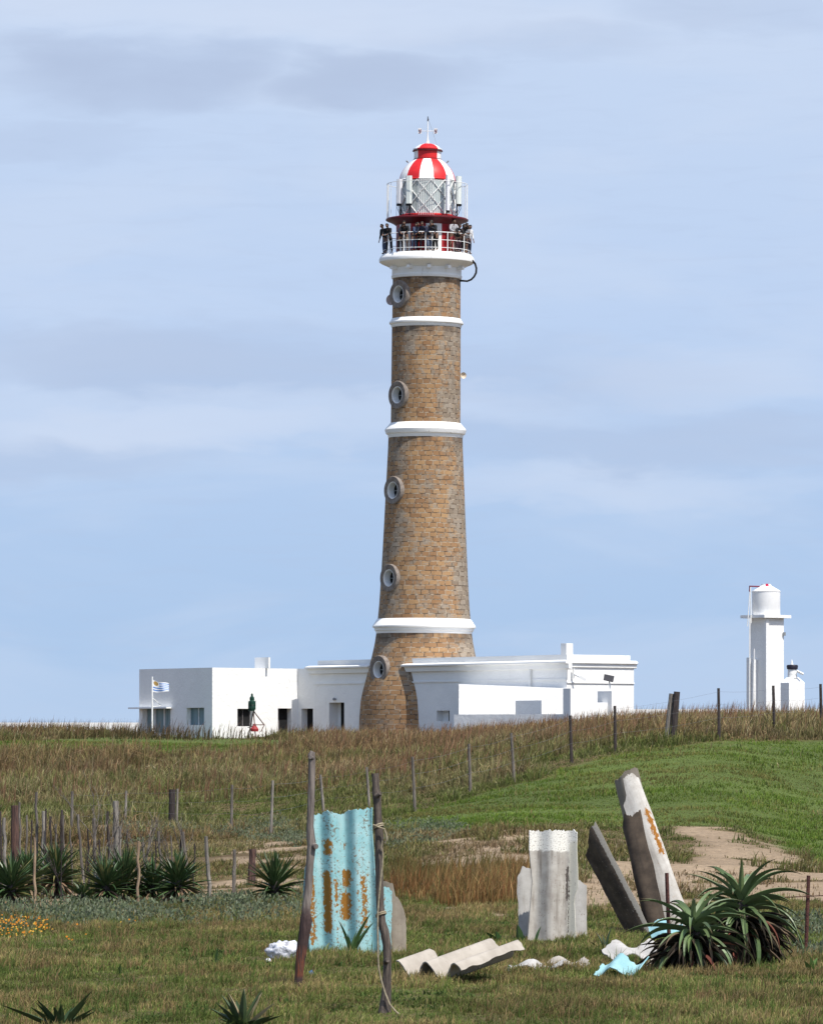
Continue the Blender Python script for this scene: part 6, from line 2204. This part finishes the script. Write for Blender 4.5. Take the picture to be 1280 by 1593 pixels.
# --- pale scrub bunches on the left hillside are part of the same cover
# --- reeds
X, Y = scatter(60000, 77, 100, 1.0, 0.04, 41)
keep = zone(REED, X, Y, 0.55, 3) & (rng.random(len(X)) < 0.12 + 0.75 * smooth01(fbm(X, Y, 0.9, 433, 3), 0.36, 0.60))
X, Y = X[keep], Y[keep]
n = len(X)
Uy = HY - (ground(X, Y) - CZ) * F / Y
back = smooth01(Y + (fbm(X, Y, 1.5, 434, 2) - 0.5) * 5, 82.5, 87)
print('reeds', n, Y.min(), Y.max())
h = rng.uniform(0.14, 0.62, n) * (1 - 0.35 * back) * (0.45 + 0.95 * fbm(X, Y, 0.8, 431, 3))
r1 = rng.random(n)
tip = col_mix((0.37, 0.25, 0.10), (0.22, 0.10, 0.04), smooth01(fbm(X, Y, 1.0, 432, 2) + (r1 - 0.5) * 0.5, 0.4, 0.6))
base = np.tile((0.15, 0.085, 0.03), (n, 1))
gb = (back * (0.4 + 0.8 * rng.random(n)))
gb = np.maximum(gb, (rng.random(n) < 0.25) * 0.8)
tip = tip * (1 - np.clip(gb, 0, 1)[:, None]) + np.array((0.095, 0.105, 0.035)) * np.clip(gb, 0, 1)[:, None]
base, tip = jitter(base, n, 0.4, 41), jitter(tip, n, 0.35, 42)
blades('reed_bed', X, Y, h, 0.011 * rng.uniform(0.6, 1.5, n), base, tip, 0.30, 'orange brown reeds in the hollow between the turquoise and the pale sheets', 'reeds', mid=0.7, seed=6)

# --- grey green succulent ground cover: many small rounded leaves on low mounds
X, Y = scatter(370000, 60, 130, 1.2, 0.112, 51)
keep = zone(GREY, X, Y, 0.6, 5) & (fbm(X, Y, 0.9, 441, 2) + (rng.random(len(X)) - 0.5) * 0.25 > 0.38)
X, Y = X[keep], Y[keep]
n = len(X)
mound = 0.02 + 0.20 * smooth01(fbm(X, Y, 1.0, 442, 3), 0.35, 0.65)
h = 0.05 * rng.uniform(0.7, 1.4, n)
c0 = col_mix((0.10, 0.125, 0.062), (0.20, 0.225, 0.145), rng.random(n))
blades('silvery_ground_cover', X, Y, h, np.full(n, 0.026), jitter(c0 * 0.85, n, 0.3, 51), jitter(c0, n, 0.3, 52), 0.8, 'low grey green leafy ground cover along the edge of the lawn', 'ground cover', mid=0.6, zoff=mound * rng.random(n), seed=7)

# --- orange daisies at the left edge
X, Y = scatter(40000, 60, 76, 1.0, 0.1, 61)
keep = zone(FLOWER, X, Y, 0.15, 6) | (zone([world_poly([(70, 1440), (210, 1436), (230, 1462), (150, 1478), (60, 1472)])], X, Y, 0.3, 6) & (rng.random(len(X)) < 0.035))
keep &= (rng.random(len(X)) < 0.34) & (fbm(X, Y, 0.5, 450, 2) > 0.46)
X, Y = X[keep], Y[keep]
b = LB()
for x, y in zip(X, Y):
    z = gz(x, y) + rng.uniform(0.06, 0.16)
    a0 = rng.uniform(0, 6.28)
    tl = rng.uniform(0.5, 1.2)
    r_ = rng.uniform(0.010, 0.018)
    c_ = (0.34, 0.13, 0.010) if rng.random() < 0.75 else (0.38, 0.22, 0.03)
    o = len(b.v)
    for k in range(7):
        a = a0 + k * 2 * math.pi / 7
        b.v.append((x + math.cos(a) * r_, y + math.sin(a) * r_ * math.cos(tl), z + math.sin(a) * r_ * math.sin(tl)))
        b.c.append(c_)
    b.f.append(tuple(range(o, o + 7)))
if len(X):
    fo = b.build('orange_daisies', attr_mat('flower_petal', 0.7), origin=(float(X.mean()), float(Y.mean()), 0))
    tag(fo, 'patch of small orange and yellow daisies at the left edge of the lawn', 'flowers', kind='stuff')
print('flowers', len(X))


for o_ in bpy.data.objects:
    if '_o' in o_:
        del o_['_o']
